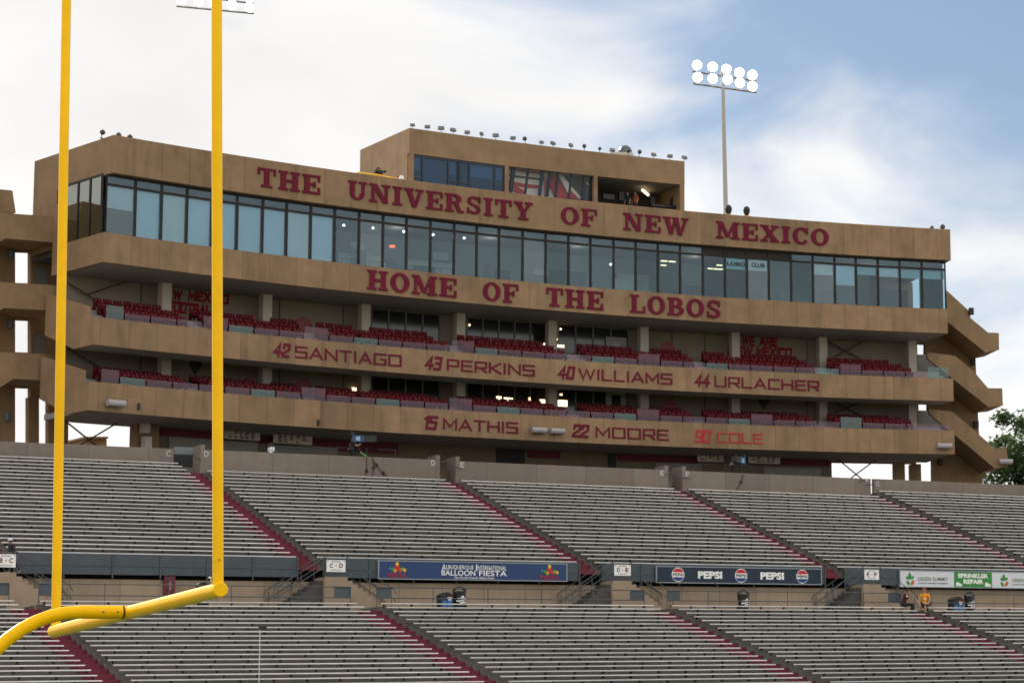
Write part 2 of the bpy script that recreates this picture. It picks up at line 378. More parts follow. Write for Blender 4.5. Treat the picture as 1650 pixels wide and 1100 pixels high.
SQ = {   # square stroke letters: width, polylines
 'S': (1, [[(1, 1), (0, 1), (0, .53), (1, .53), (1, 0), (0, 0)]]), 'A': (1.1, [[(0, 0), (.55, 1), (1.1, 0)], [(.22, .3), (.88, .3)]]),
 'N': (1.05, [[(0, 0), (0, 1), (1.05, 0), (1.05, 1)]]), 'T': (1, [[(0, 1), (1, 1)], [(.5, 0), (.5, 1)]]), 'I': (.12, [[(.06, 0), (.06, 1)]]),
 'G': (1.05, [[(1.05, 1), (0, 1), (0, 0), (1.05, 0), (1.05, .5), (.6, .5)]]), 'O': (1.1, [[(0, 0), (0, 1), (1.1, 1), (1.1, 0), (0, 0)]]),
 'P': (1, [[(0, 0), (0, 1), (1, 1), (1, .4), (0, .4)]]), 'E': (.95, [[(.95, 1), (0, 1), (0, 0), (.95, 0)], [(0, .52), (.85, .52)]]),
 'R': (1, [[(0, 0), (0, 1), (1, 1), (1, .42), (0, .42)], [(.5, .42), (1, 0)]]), 'K': (1, [[(0, 0), (0, 1)], [(1, 1), (.12, .5), (1, 0)]]),
 'W': (1.5, [[(0, 1), (.38, 0), (.75, 1), (1.12, 0), (1.5, 1)]]), 'L': (.9, [[(0, 1), (0, 0), (.9, 0)]]),
 'M': (1.2, [[(0, 0), (0, 1), (.6, .25), (1.2, 1), (1.2, 0)]]), 'U': (1.05, [[(0, 1), (0, 0), (1.05, 0), (1.05, 1)]]),
 'C': (1, [[(1, 1), (0, 1), (0, 0), (1, 0)]]), 'H': (1.05, [[(0, 0), (0, 1)], [(1.05, 0), (1.05, 1)], [(0, .52), (1.05, .52)]]),
 'X': (1, [[(0, 0), (1, 1)], [(0, 1), (1, 0)]]), 'F': (.9, [[(.9, 1), (0, 1), (0, 0)], [(0, .52), (.8, .52)]]),
 'B': (1, [[(0, 0), (0, 1), (.9, 1), (.9, .53), (1, .53), (1, 0), (0, 0)], [(0, .53), (.9, .53)]]),
 'D': (1, [[(0, 0), (0, 1), (.8, 1), (1, .8), (1, .2), (.8, 0), (0, 0)]]),
 '0': (.62, [[(0, 0), (0, 1), (.62, 1), (.62, 0), (0, 0)]]), '1': (.3, [[(.0, .85), (.25, 1), (.25, 0)]]),
 '2': (.65, [[(0, .72), (0, 1), (.62, 1), (.62, .58), (0, .2), (0, 0), (.65, 0)]]), '3': (.62, [[(0, 1), (.62, 1), (.62, 0), (0, 0)], [(.15, .52), (.62, .52)]]),
 '4': (.72, [[(.52, 0), (.52, 1), (0, .3), (.76, .3)]]), '5': (.62, [[(.62, 1), (0, 1), (0, .55), (.62, .55), (.62, 0), (0, 0)]]),
 '9': (.62, [[(.62, .45), (0, .45), (0, 1), (.62, 1), (.62, 0), (0, 0)]]),
}
def ribbon(pts, wd):
    h = wd / 2; P = [Vector(p) for p in pts]; closed = (P[0] - P[-1]).length < 1e-6; n = len(P); Lf = []; Rt = []
    for i in range(n):
        a = P[i - 1] if i > 0 else (P[-2] if closed else None); b = P[i + 1] if i < n - 1 else (P[1] if closed else None)
        d0 = (P[i] - a).normalized() if a is not None else None; d1 = (b - P[i]).normalized() if b is not None else None
        if d0 is None: d0 = d1
        if d1 is None: d1 = d0
        n0 = Vector((-d0.y, d0.x)); n1_ = Vector((-d1.y, d1.x)); mv = n0 + n1_
        mv = mv.normalized() if mv.length > .2 else n0
        k = min(h / max(mv.dot(n0), .35), h * 2)
        e = Vector((0, 0))
        if not closed and i == 0: e = -d1 * h * .98
        if not closed and i == n - 1: e = d0 * h * .98
        Lf.append(tuple(P[i] + mv * k + e)); Rt.append(tuple(P[i] - mv * k + e))
    return ('strip', [[Lf[i], Lf[i + 1], Rt[i + 1], Rt[i]] for i in range(n - 1)])
def word_pieces(txt, font, gap, sw=.16, space=.6):
    x = 0; out = []
    for ch in txt:
        if ch == ' ': x += space; continue
        if font == 'SL': wd, ps = SL[ch]
        else:
            wd, pl = SQ[ch]; ps = [ribbon(p, sw) for p in pl]
        for p in ps:
            if isinstance(p, tuple): out.append(('strip', [[(a + x, b) for a, b in q] for q in p[1]]))
            else: out.append(('poly', [(a + x, b) for a, b in p]))
        x += wd + gap
    return out, x - gap
def letter_mb(fn, pieces, depth=.05, m=0):
    "fn(x,y,d): d is how far the point stands off the surface"
    mb = MB(); i = 0
    for kind, g in pieces:
        d = depth + .0025 * (i % 17); i += 1
        polys = g if kind == 'strip' else [g]
        for q in polys:
            n = len(q)
            vs = [fn(a, b, d) for a, b in q] + [fn(a, b, .0) for a, b in q]
            fs = [list(range(n))] + [[j, (j + 1) % n, n + (j + 1) % n, n + j] for j in range(n)]
            mb.add(vs, fs, m)
    return mb
def fword(parent, txt, font, xa, xb, ytop, ybot, M, gap=.16, sw=.16, shear=0., off=0., name='lettering', depth=.04):
    "a word on the curved front between photo columns xa..xb; ytop/ybot are rows at its left end"
    pcs, wd = word_pieces(txt, font, gap, sw)
    t0, zt = onF(xa, ytop, off); zb = onF(xa, ybot, off)[1]; t1 = thx(xb, ytop, off)
    e = sw / 2 if font == 'SQ' else 0; h_ = 1 + 2 * e
    sx = (t1 - t0) / (wd + shear + 2 * e)
    mb = letter_mb(lambda x, y, d: Fp(t0 + (x + e + shear * y) * sx, off - d, zb + (y + e) / h_ * (zt - zb)), pcs, depth)
    return part(mb, name, M, parent)
# built-in font for flat signs
FONT_CACHE = {}
def font_flat(txt, bold=0., spacing=1.):
    key = (txt, bold, spacing)
    if key in FONT_CACHE: return FONT_CACHE[key]
    cu = bpy.data.curves.new('t', 'FONT'); cu.body = txt; cu.offset = bold; cu.space_character = spacing; cu.resolution_u = 3
    ob = bpy.data.objects.new('t', cu); me = bpy.data.meshes.new_from_object(ob)
    vs = [(v.co.x, v.co.y) for v in me.vertices]; fs = [list(p.vertices) for p in me.polygons]
    bpy.data.objects.remove(ob); bpy.data.curves.remove(cu); bpy.data.meshes.remove(me)
    x0 = min(v[0] for v in vs); x1 = max(v[0] for v in vs); y0 = min(v[1] for v in vs); y1 = max(v[1] for v in vs)
    r = ([((a - x0) / (x1 - x0), (b - y0) / (y1 - y0)) for a, b in vs], fs)
    FONT_CACHE[key] = r
    return r
def text_on(mb, fn, txt, x0, x1, y0, y1, d, m=0, bold=.01, shear=0.):
    "fn(x,y,d) -> place; txt stretched into the box x0..x1,y0..y1"
    vs, fs = font_flat(txt, bold)
    mb.add([fn(x0 + a * (x1 - x0) + shear * b * (y1 - y0), y0 + b * (y1 - y0), d) for a, b in vs], fs, m)
def flat(mb, fn, pts, d, m=0): mb.add([fn(x, y, d) for x, y in pts], [list(range(len(pts)))], m)
def disc(cx, cy, r, n=24, a0=0, a1=360, ry=None):
    ry = ry or r
    return [(cx + r * cos(radians(a0 + (a1 - a0) * i / n)), cy + ry * sin(radians(a0 + (a1 - a0) * i / n))) for i in range(n + (0 if abs(a1 - a0) >= 360 else 1))]

def proj(P):
    P = P - Vector((0, 0, ZC)); d = P.dot(FW); v1 = P.dot(U0) / d; u1 = P.x / d
    return PX + F0 * (u1 * cd - v1 * sd), PY - F0 * (u1 * sd + v1 * cd)
# ------------------------------------------------------------------ ground
mb = MB(); mb.box(-1500, 1500, -600, 3000, -.3, -.004)
mb.build('ground', mat('dry_ground', (.16, .13, .09), .95, .2, .05), kind='structure', label='dry ground around the stadium', cat='ground')
mb = MB(); mb.boxm(lambda a, p, q: S(a, p, q - ZC), (-75, 75), (56, 200), (-.25, 0))
mb.build('playing_field', mat('field_grass', (.045, .085, .022), .95, .3, .6), kind='structure', label='mown green playing field', cat='field')

# ------------------------------------------------------------------ grandstand
UR, UD, UZ, UDZ = 3.7014, .8433, 16.5728, .29108
LR, LD_, LZ, LDZ = 27.4487, .87073, 7.4772, .24549
def up(k): return UR + UD * k, UZ - UDZ * k
def lo(k): return LR + LD_ * k, LZ - LDZ * k
def profile(fk, d, dz, k0, k1, rec, rback, zbase, under=False):
    r, z = fk(k0); pts = [(rback, z - .42 + dz)]
    for k in range(k0, k1 + 1):
        r, z = fk(k); rr = r - .22 - rec
        pts += [(rr, z - .42 + dz), (rr, z - .42)]
    e = r - .22 + .42
    pts += [(e, z - .42)]
    if under: pts += [(e, z - .72), (e - 2.2, z - .72), (e - 2.2, zbase), (rback, zbase)]
    else: pts += [(e, zbase), (rback, zbase)]
    return pts
fnS = lambda a, p, q: S(a, p, q)
AU = {'B': (-37.45, -36.4), 'C': (-22.35, -21.2), 'D': (-6.5, -5.43), 'E': (9.33, 10.42), 'F': (25.2, 26.25), 'G': (41.1, 42.2)}   # aisle right of each upper section
AL = {'A': (-53.5, -52.4), 'B': (-37.4, -36.25), 'C': (-20.97, -19.8), 'D': (-4.44, -3.35), 'E': (12.04, 13.2), 'F': (28.6, 29.7)}
SU = {'B': (-50, -37.45), 'C': (-36.4, -22.35), 'D': (-21.2, -6.5), 'E': (-5.43, 9.33), 'F': (10.42, 25.2), 'G': (26.25, 41.1)}
SLW = {'B': (-52.4, -37.4), 'C': (-36.25, -20.97), 'D': (-19.8, -4.44), 'E': (-3.35, 12.04), 'F': (13.2, 28.6)}
KU = {'B': -2, 'C': -2, 'D': 0, 'E': 0, 'F': 0, 'G': -2}
SO, AO = .30, .06                                       # how far the red steps reach under the bench ends
gu = thing('upper_grandstand', S(0, 22, -ZC), 'upper bank of stepped grey concrete terraces below the press box', 'grandstand')
for k_, (a, b) in SU.items():
    mb = MB(); mb.sweep(fnS, profile(up, UD, UDZ, KU[k_], 22, 0, -14, -ZC, True), a - (AO if k_ != 'B' else 0), b - SO, 1)
    part(mb, 'terrace', STAND, gu)
for k_, (a, b) in AU.items():
    mb = MB(); mb.sweep(fnS, profile(up, UD, UDZ, 0, 22, .22, -14, -ZC, True), a - SO, b - AO, 1)
    part(mb, 'aisle_stairs', AISLE, gu)
mb = MB(); mb.boxm(fnS, (-50, 42.2), (21.2, 22.3), (-ZC, 8.86), 1)
part(mb, 'front_wall', WALLT, gu)
gl_ = thing('lower_grandstand', S(0, 40, -ZC), 'lower bank of stepped grey concrete terraces in front of the walkway', 'grandstand')
NLOW = 25
for k_, (a, b) in SLW.items():
    mb = MB(); mb.sweep(fnS, profile(lo, LD_, LDZ, 0, NLOW, 0, 22.3, -ZC), a - AO, b - SO, 1)
    part(mb, 'terrace', STAND, gl_)
for k_, (a, b) in AL.items():
    mb = MB(); mb.sweep(fnS, profile(lo, LD_, LDZ, 1, NLOW, .22, 22.3, -ZC), a - SO, b - AO, 1)
    part(mb, 'aisle_stairs', AISLE, gl_)

def bench_mesh(Lg, ph):
    mb = MB()
    c = .008
    mb.sweep(lambda a, p, q: (a, p, q), [(0, -.055 + c), (c, -.055), (.27, -.055), (.27, 0), (c, 0), (0, -c)], 0, Lg, 1, 0)
    mb.box(-.006, 0, .004, .266, -.05, -.004, 1)
    mb.box(Lg, Lg + .006, .004, .266, -.05, -.004, 1)
    x = .25 + ph
    while x < Lg - .1:
        mb.box(x - .035, x + .035, .03, .25, -.095, -.055, 1)
        mb.sweep(lambda a, p, q: (a, p, q), [(.03, -.095), (.25, -.095), (.25, -.17), (.2, -.17)], x - .03, x + .03, 1, 1)
        x += 1.46
    return mb.mesh('bleacher_bench', [ALU, DARK])
def benches(secs, fk, k0of, k1, where, top):
    for k_, (a, b) in secs.items():
        ms = [bench_mesh(b - a, q) for q in (0, .55, 1.0)]
        k0 = k0of(k_)
        for k in range(k0, k1 + 1):
            r, z = fk(k)
            e = [proj(S(q, r, z)) for q in (a, b)]
            if e[0][0] > 1665 or e[1][0] < -15 or min(e[0][1], e[1][1]) > 1112: continue
            o = bpy.data.objects.new('bleacher_bench', ms[rnd.randrange(3)]); COL.objects.link(o)
            o.location = S(a + rnd.uniform(-.03, .03), r + rnd.uniform(-.008, .008), z + rnd.uniform(-.006, .006)); o.rotation_euler = (0, rnd.uniform(-.0006, .0006), A_)
            tag(o, f'aluminium bleacher bench, {ordn(k - k0 + 1)} row down from the {top} in {where} section {k_}', 'bench', f'aluminium benches of the {where} grandstand')
benches({k: v for k, v in SU.items() if k != 'B'}, up, lambda k: KU[k], 22, 'upper', 'back wall')
benches(SLW, lo, lambda k: 0, 21, 'lower', 'walkway')

# back walls behind the top rows, with the section letters
def barrier(sec, s0, s1, r, ztop, zbot, posts, letters, label):
    t = thing('barrier_wall', S((s0 + s1) / 2, r, zbot), label, 'wall', 'concrete walls behind the top bench row')
    mb = MB(); mb.sweep(fnS, [(r - .28, zbot), (r, zbot), (r, ztop - .02), (r - .02, ztop), (r - .28, ztop)], s0, s1, 1)
    part(mb, 'wall_panel', BARR, t)
    for p in posts:
        mb = MB(); mb.boxm(fnS, (p, p + .26), (r - 1.4, r + .003), (zbot, ztop + .3)); part(mb, 'end_post', BARR, t)
    for ch, px, py in letters:
        s_, z_ = onS(px, py, r); mb = MB()
        f = lambda x, y, d: S(x, r + d, y)
        text_on(mb, f, ch, s_ - .13, s_ + .13, z_ - .17, z_ + .17, .012, 0, .004)
        part(mb, 'letter', mat('faded_white', (.52, .50, .47), .6, .05, 3), t)
zb0 = UZ - .42 + UDZ - .25; zb2 = zb0 + 2 * UDZ
xs = lambda px, py, r: onS(px, py, r)[0]
barrier('C', -50, xs(280, 725, 1.1), 1.1, 18.07, zb2, [], [('C', 271.5, 730.5)], 'grey concrete wall lettered C behind the top row, by the left upright')
barrier('D', xs(329, 730, 2.8), xs(704, 742, 2.8), 2.8, 17.88, zb0, [xs(323, 730, 2.8), xs(702.5, 742, 2.8)], [('D', 332.5, 731), ('D', 698, 745.5)], 'tan concrete wall lettered D at both ends, under the crouching camera crew')
barrier('E', xs(739, 745, 2.8), xs(1073, 757, 2.8), 2.8, 17.85, zb0, [xs(734.5, 745, 2.8), xs(1071, 757, 2.8)], [('E', 745, 748.5), ('E', 1067, 761.5)], 'tan concrete wall lettered E at both ends, middle of the five')
barrier('F', xs(1104, 760, 2.8), xs(1403, 771, 2.8), 2.8, 17.86, zb0, [xs(1099.5, 760, 2.8)], [('F', 1108, 763.5), ('F', 1397, 775)], 'tan concrete wall lettered F at both ends, left of the open bay')
barrier('G', xs(1408, 773, 1.1), 60, 1.1, 18.08, zb2, [], [('G', 1414, 779)], 'grey concrete wall lettered G running out past the right edge')
for i, (pa, pb, lab) in enumerate([((307, 733), (324, 739), 'bent grey pipe handrail by wall end lettered C and D'), ((712, 744), (745, 753), 'bent grey pipe handrail between walls lettered D and E'), ((1072, 764), (1112, 769), 'bent grey pipe handrail between walls lettered E and F'), ((1384, 775), (1409, 780), 'short grey pipe handrail between walls lettered F and G')]):
    mb = MB(); q = []
    for f_, dy in [(0, 0), (.15, -3), (.35, -3.5), (.55, 1.5), (.75, 1.6), (1, 1.6)]:
        s_, z_ = onS(pa[0] + (pb[0] - pa[0]) * f_, pa[1] + (pb[1] - pa[1]) * f_ + dy, 3.0); q.append(S(s_, 3.0, z_))
    mb.tube(q, .035, 8); mb.build('handrail', RAIL, label=lab, cat='handrail', group='pipe handrails at the aisle tops')
# gate in the C/D gap
t = thing('metal_gate', S(xs(300, 740, .9), .9, UZ), 'blue-grey sheet metal gate at the aisle top between letters C and D', 'gate')
sA, zA = onS(281, 722, .9); sB, zB = onS(322, 745, .9)
mb = MB(); mb.boxm(fnS, (sA, sB), (.86, .9), (zB + .45, zA + .1)); part(mb, 'upper_panel', mat('pale_steel', (.14, .16, .165), .5, .1, 2), t)
mb = MB(); mb.boxm(fnS, (sA, sB), (.84, .88), (zB - .3, zB + .44)); part(mb, 'kick_panel', DARK, t)

# steel guard in front of the upper grandstand
zg0, zg1 = 9.07, 10.09
for k_, (a, b) in {'C': (-36.3, -22.35), 'D': (-20.9, -6.5), 'E': (-5.1, 9.33), 'F': (10.7, 25.2), 'G': (26.4, 41.0)}.items():
    t = thing('guard_panel', S((a + b) / 2, 22.6, zg0), f'slate-grey steel guard along the front of upper section {k_}' + {'C': ', left, behind both uprights', 'D': ' behind the blue balloon banner', 'E': ' behind the dark navy cola banner', 'F': ' behind the white landscaper banner', 'G': ' at the far right'}[k_], 'guard rail', 'steel guards along the upper grandstand')
    mb = MB(); mb.boxm(fnS, (a, b), (22.54, 22.57), (zg0, zg1)); part(mb, 'sheet', STEEL, t)
    mb = MB(); mb.boxm(fnS, (a, b), (22.57, 22.60), (zg0 + .42, zg0 + .47)); part(mb, 'mid_rail', RAIL, t)
    n = 6
    for i in range(n + 1):
        s_ = a + (b - a) * i / n; mb = MB(); mb.boxm(fnS, (s_ - .03, s_ + .03), (22.575, 22.63), (zg0 - .2, zg1 - .02)); part(mb, 'post', RAIL, t)

# stair blocks from the upper aisles down to the walkway
WZ = LZ - .42 + LDZ                                   # walkway level
stairs = [('B', 'C', (-12, 932), (26, 932), 'at the far left under a climbing man'), ('C', 'D', (523, 933.5), (560, 934.5), 'nearest the goal crossbar'), ('D', 'E', (987, 937.5), (1018, 938.5), 'left of the dark navy banner'), ('E', 'F', (1391, 944), (1420, 945), 'beside the two seated men')]
RS = 23.9
for A1, B1, pa, pb, where in stairs:
    s0, z0_ = onS(*pa, RS); s1, _ = onS(*pb, RS); zp = 9.02
    t = thing('stair_block', S((s0 + s1) / 2, RS, WZ), f'tan concrete stair between sections {A1} and {B1}, {where}', 'stairs', 'concrete stairs down to the walkway')
    ns = 9; dz = (zp - WZ) / ns; run = .27
    pr = [(s1, WZ - .05), (s1, zp)]
    f2 = lambda a, p, q: S(p, a, q)
    mb = MB(); mb.sweep(f2, [(s0, WZ - .05), (s1, WZ - .05), (s1, zp), (s0, zp)], 22.3, RS, 1); part(mb, 'landing', WALLT, t)
    pr = [(s1 + .002, WZ - .05)]
    for i in range(ns): pr += [(s1 + .002 + run * i, zp - dz * (i + 1) + dz * 0), (s1 + .002 + run * (i + 1), zp - dz * (i + 1))]
    mb = MB(); mb.sweep(f2, pr + [(s1 + .002 + run * ns, WZ - .05)], 22.3, RS, 1); part(mb, 'flight', WALLT, t)
    pr = [(s0 - .002, WZ - .05)]
    for i in range(ns): pr += [(s0 - .002 - run * i, zp - dz * (i + 1)), (s0 - .002 - run * (i + 1), zp - dz * (i + 1))]
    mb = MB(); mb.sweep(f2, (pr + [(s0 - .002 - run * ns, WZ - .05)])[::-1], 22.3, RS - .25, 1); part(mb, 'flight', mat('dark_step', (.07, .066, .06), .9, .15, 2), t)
    # handrails
    t2 = thing('stair_railing', S((s0 + s1) / 2, RS, zp), f'grey pipe railings round the stair between sections {A1} and {B1}', 'railing', 'pipe railings on the walkway stairs')
    Lr = run * ns
    for rr_, z_h in ((RS - .05, 1.0), (22.45, 1.0)):
        for sg, s_ in ((1, s1), (-1, s0)):
            for hh in (z_h, .5):
                mb = MB(); e = s_ + sg * (Lr + .1)
                mb.tube([S(s_ - sg * .05, rr_, zp + hh), S(s_, rr_, zp + hh), S(e, rr_, WZ + hh + .1), S(e + sg * .12, rr_, WZ + hh - .15)], .026, 8); part(mb, 'rail', RAIL, t2)
            for q in (.02, .5, .98):
                mb = MB(); mb.tube([S(s_ + sg * Lr * q, rr_, zp - (zp - WZ) * q - .05), S(s_ + sg * Lr * q, rr_, zp - (zp - WZ) * q + 1.0)], .024, 8); part(mb, 'post', RAIL, t2)
    for hh in (.45, .95):
        mb = MB(); mb.tube([S(s0, RS - .05, zp + hh), S(s1, RS - .05, zp + hh)], .026, 8); part(mb, 'rail', RAIL, t2)
    for q in (.25, .5, .75):
        mb = MB(); s_ = s0 + (s1 - s0) * q; mb.tube([S(s_, RS - .05, zp), S(s_, RS - .05, zp + .95)], .018, 6); part(mb, 'post', RAIL, t2)
# section signs
for A1, B1, x0, x1, y0, y1 in [('B', 'C', -6, 25, 892, 913.5), ('C', 'D', 526.5, 556.5, 901.5, 921), ('D', 'E', 990, 1016.5, 909, 927), ('E', 'F', 1393, 1416.5, 917, 933.5)]:
    sa, za = onS(x0, y0, RS + .03); sb, zb = onS(x1, y1, RS + .03)
    W_ = sb - sa; H_ = za - zb + (x1 - x0) * .012
    t = thing('section_sign', S((sa + sb) / 2, RS, zb), f'white sign reading SECTIONS {A1} and {B1} on the stair railing', 'sign', 'white section signs on the stair railings')
    zb = za - H_ if False else zb
    f = lambda x, y, d: S(sa + x * W_, RS + .03 + d, zb + y * (za - zb))
    mb = MB(); mb.boxm(lambda a, p, q: f(a, q, p), (0, 1), (-.03, 0), (0, 1)); part(mb, 'board', WHITE, t)
    mb = MB(); text_on(mb, f, A1, .15, .33, .34, .72, .006, 0, .03, .02); text_on(mb, f, B1, .66, .86, .34, .72, .006, 0, .03, .02)
    text_on(mb, f, 'SECTIONS', .25, .75, .8, .92, .006, 0, .01); part(mb, 'lettering', RED, t)
    mb = MB(); flat(mb, f, disc(.5, .52, .035, 12, ry=.06), .006); text_on(mb, f, 'ROWS 26-50', .22, .78, .1, .2, .006, 0, .012)
    for q in (.07, .93): flat(mb, f, disc(q, .9, .03, 8, ry=.045), .006)
    part(mb, 'small_print', INK, t)

# walkway railing along the back of the lower grandstand
RR = 26.75
zt_ = onS(520, 944.7, RR)[1]; zm_ = onS(520, 962, RR)[1]
gates = [(-36.5 + .1, -35.9), (xs(565, 945, RR), xs(607, 945, RR)), (xs(1038, 950, RR), xs(1075, 951, RR)), (xs(1451, 957, RR), xs(1500, 957, RR))]
segs = [('B', -49, xs(15, 938, RR)), ('C', xs(63, 940, RR), gates[1][0]), ('D', gates[1][1], gates[2][0]), ('E', gates[2][1], gates[3][0]), ('F', gates[3][1], 29)]
for k_, a, b in segs:
    t = thing('walkway_railing', S((a + b) / 2, RR, WZ), f'grey two-rail pipe railing along the walkway above lower section {k_}', 'railing', 'pipe railings along the walkway')
    for z_ in (zt_, zm_):
        mb = MB(); mb.tube([S(a, RR, z_), S(b, RR, z_)], .027, 8); part(mb, 'rail', RAIL, t)
    n = max(2, round((b - a) / 2.75))
    for i in range(n + 1):
        s_ = a + (b - a) * i / n; mb = MB(); mb.tube([S(s_, RR, WZ - .02), S(s_, RR, zt_)], .024, 8); part(mb, 'post', RAIL, t)
    ends = {'B': ['r'], 'C': ['l', 'r'], 'D': ['l', 'r'], 'E': ['l', 'r'], 'F': []}[k_]
    for e in ends:
        q = (a, a + .8) if e == 'l' else (b - .85, b)
        mb = MB(); mb.boxm(fnS, q, (RR - .035, RR - .03), (zm_ - .02, zt_)); part(mb, 'infill_panel', STEEL, t)

# ------------------------------------------------------------------ banners
def banner(pl, pr, ptl, pbr, M, label):
    "pl/pr: photo columns; ptl: top row at left; pbr: bottom row at left"
    r = 22.72
    s0, zt = onS(pl, ptl, r); _, zb = onS(pl, pbr, r); s1 = xs(pr, ptl, r)
    t = thing('advertising_banner', S((s0 + s1) / 2, r, zb), label, 'banner', 'advertising banners on the guard')
    W_ = s1 - s0; H_ = zt - zb
    f = lambda x, y, d: S(s0 + x, r + d, zb + y)
    mb = MB(); mb.boxm(fnS, (s0, s1), (r - .08, r), (zb, zt)); part(mb, 'panel', M, t)
    mb = MB()
    for x0, x1, y0, y1 in ((-.06, W_ + .06, H_, H_ + .05), (-.06, W_ + .06, -.05, 0), (-.06, 0, 0, H_), (W_, W_ + .06, 0, H_)):
        mb.boxm(lambda a, p, q: f(a, q, p), (x0, x1), (-.085, .02), (y0, y1))
    part(mb, 'frame', mat('banner_frame', (.25, .27, .29), .4, .05, 2, metal=.3), t)
    X = lambda px: xs(px, ptl, r) - s0
    return t, f, X, W_, H_
colm = lambda n, c: mat(n, c, .6, .04, 3)
t, f, X, W_, H_ = banner(611, 912.5, 903.5, 931, colm('banner_blue', (.016, .045, .135)), 'long blue balloon fiesta banner with balloon clusters at both ends')
mb = MB()
text_on(mb, f, 'A', X(712), X(718.5), H_ * .52, H_ * .9, .008, 0, .004); text_on(mb, f, 'LBUQUERQUE', X(719), X(763), H_ * .56, H_ * .84, .008, 0, .004)
text_on(mb, f, 'I', X(767), X(769), H_ * .52, H_ * .9, .008, 0, .004); text_on(mb, f, 'NTERNATIONAL', X(770), X(816), H_ * .56, H_ * .84, .008, 0, .004)
text_on(mb, f, 'BALLOON', X(711.5), X(766), H_ * .22, H_ * .54, .008, 0, .012); text_on(mb, f, 'FIESTA', X(772), X(816.5), H_ * .22, H_ * .54, .008, 0, .012)
text_on(mb, f, "The World's Premier Balloon Event", X(732), X(797), H_ * .03, H_ * .18, .008, 0, .004)
part(mb, 'lettering', WHITE, t)
for c in (640, 885.5):
    cs = [(0, .62, .17, (.55, .02, .02)), (-.02, .86, .1, (.75, .5, .02)), (-7.5, .55, .1, (.03, .25, .08)), (8, .56, .11, (.1, .3, .05)), (12, .5, .1, (.7, .35, .02)), (-3.5, .45, .09, (.7, .3, .01)), (-12, .6, .06, (.05, .3, .3)), (4.5, .48, .1, (.6, .04, .03))]
    for i, (dx, y, rr_, c_) in enumerate(cs):
        mb = MB(); R_ = rr_ * H_; cx_ = X(c + dx)
        flat(mb, f, disc(cx_, y * H_, R_, 16), .006 + .003 * i); flat(mb, f, [(cx_ - R_ * .3, y * H_ - R_ * .9), (cx_ + R_ * .3, y * H_ - R_ * .9), (cx_ + R_ * .15, y * H_ - R_ * 1.35), (cx_ - R_ * .15, y * H_ - R_ * 1.35)], .007 + .003 * i)
        part(mb, 'balloon_emblem', colm('balloon_%d' % i, c_), t)
    mb = MB(); text_on(mb, f, 'FIESTA', X(c - 15), X(c + 15), H_ * .04, H_ * .3, .034, 0, .02); part(mb, 'lettering', REDB, t)
t, f, X, W_, H_ = banner(1058.5, 1322.5, 912.5, 937, colm('banner_navy', (.008, .02, .04)), 'long dark navy cola banner reading PEPSI twice between three round emblems')
for c in (1092.5, 1194, 1292.5):
    cx_ = X(c); R_ = H_ * .42
    for n_, pts, M in [('white_disc', disc(cx_, H_ / 2, R_ * 1.12, 28), WHITE), ('red_cap', disc(cx_, H_ / 2 + R_ * .28, R_ * .98, 16, 8, 172, ry=R_ * .72), colm('cola_red', (.5, .015, .025))),
                       ('blue_cap', disc(cx_, H_ / 2 - R_ * .28, R_ * .98, 16, 188, 352, ry=R_ * .72), colm('cola_blue', (.01, .05, .2)))]:
        mb = MB(); flat(mb, f, pts, .006 if n_ == 'white_disc' else .009); part(mb, n_, M, t)
    mb = MB(); text_on(mb, f, 'PEPSI', cx_ - R_ * .95, cx_ + R_ * .95, H_ * .40, H_ * .60, .012, 0, .03); part(mb, 'lettering', INK, t)
    for q in (1.45, 1.8):
        mb = MB()
        for a0 in (-50, 130):
            for i in range(12):
                t0, t1 = radians(a0 + 100 * i / 12), radians(a0 + 100 * (i + 1) / 12)
                mb.add([f(cx_ + R_ * q * cos(t0), H_ / 2 + R_ * min(q, 1.1) * sin(t0), .004), f(cx_ + R_ * q * cos(t1), H_ / 2 + R_ * min(q, 1.1) * sin(t1), .004), f(cx_ + R_ * (q + .1) * cos(t1), H_ / 2 + R_ * min(q + .1, 1.1) * sin(t1), .004), f(cx_ + R_ * (q + .1) * cos(t0), H_ / 2 + R_ * min(q + .1, 1.1) * sin(t0), .004)], [[0, 1, 2, 3]])
        part(mb, 'ripple', colm('ripple_blue', (.012, .04, .10)), t)
mb = MB(); text_on(mb, f, 'PEPSI', X(1124.5), X(1163.5), H_ * .26, H_ * .76, .008, 0, .05); text_on(mb, f, 'PEPSI', X(1225), X(1263), H_ * .26, H_ * .76, .008, 0, .05); part(mb, 'lettering', WHITE, t)
t, f, X, W_, H_ = banner(1450.5, 1700, 919, 944, colm('banner_white', (.62, .63, .66)), 'long white landscaper banner with leaf emblem and green sprinkler repair panel')
def leafp(x, y, l, a, wd):
    out = []
    for i in range(13):
        q = i / 12; out.append((q * l, wd * sin(pi * q) * l))
    for i in range(11, 0, -1):
        q = i / 12; out.append((q * l, -wd * sin(pi * q) * l))
    return [(x + p * cos(a) - q * sin(a), y + p * sin(a) + q * cos(a)) for p, q in out]
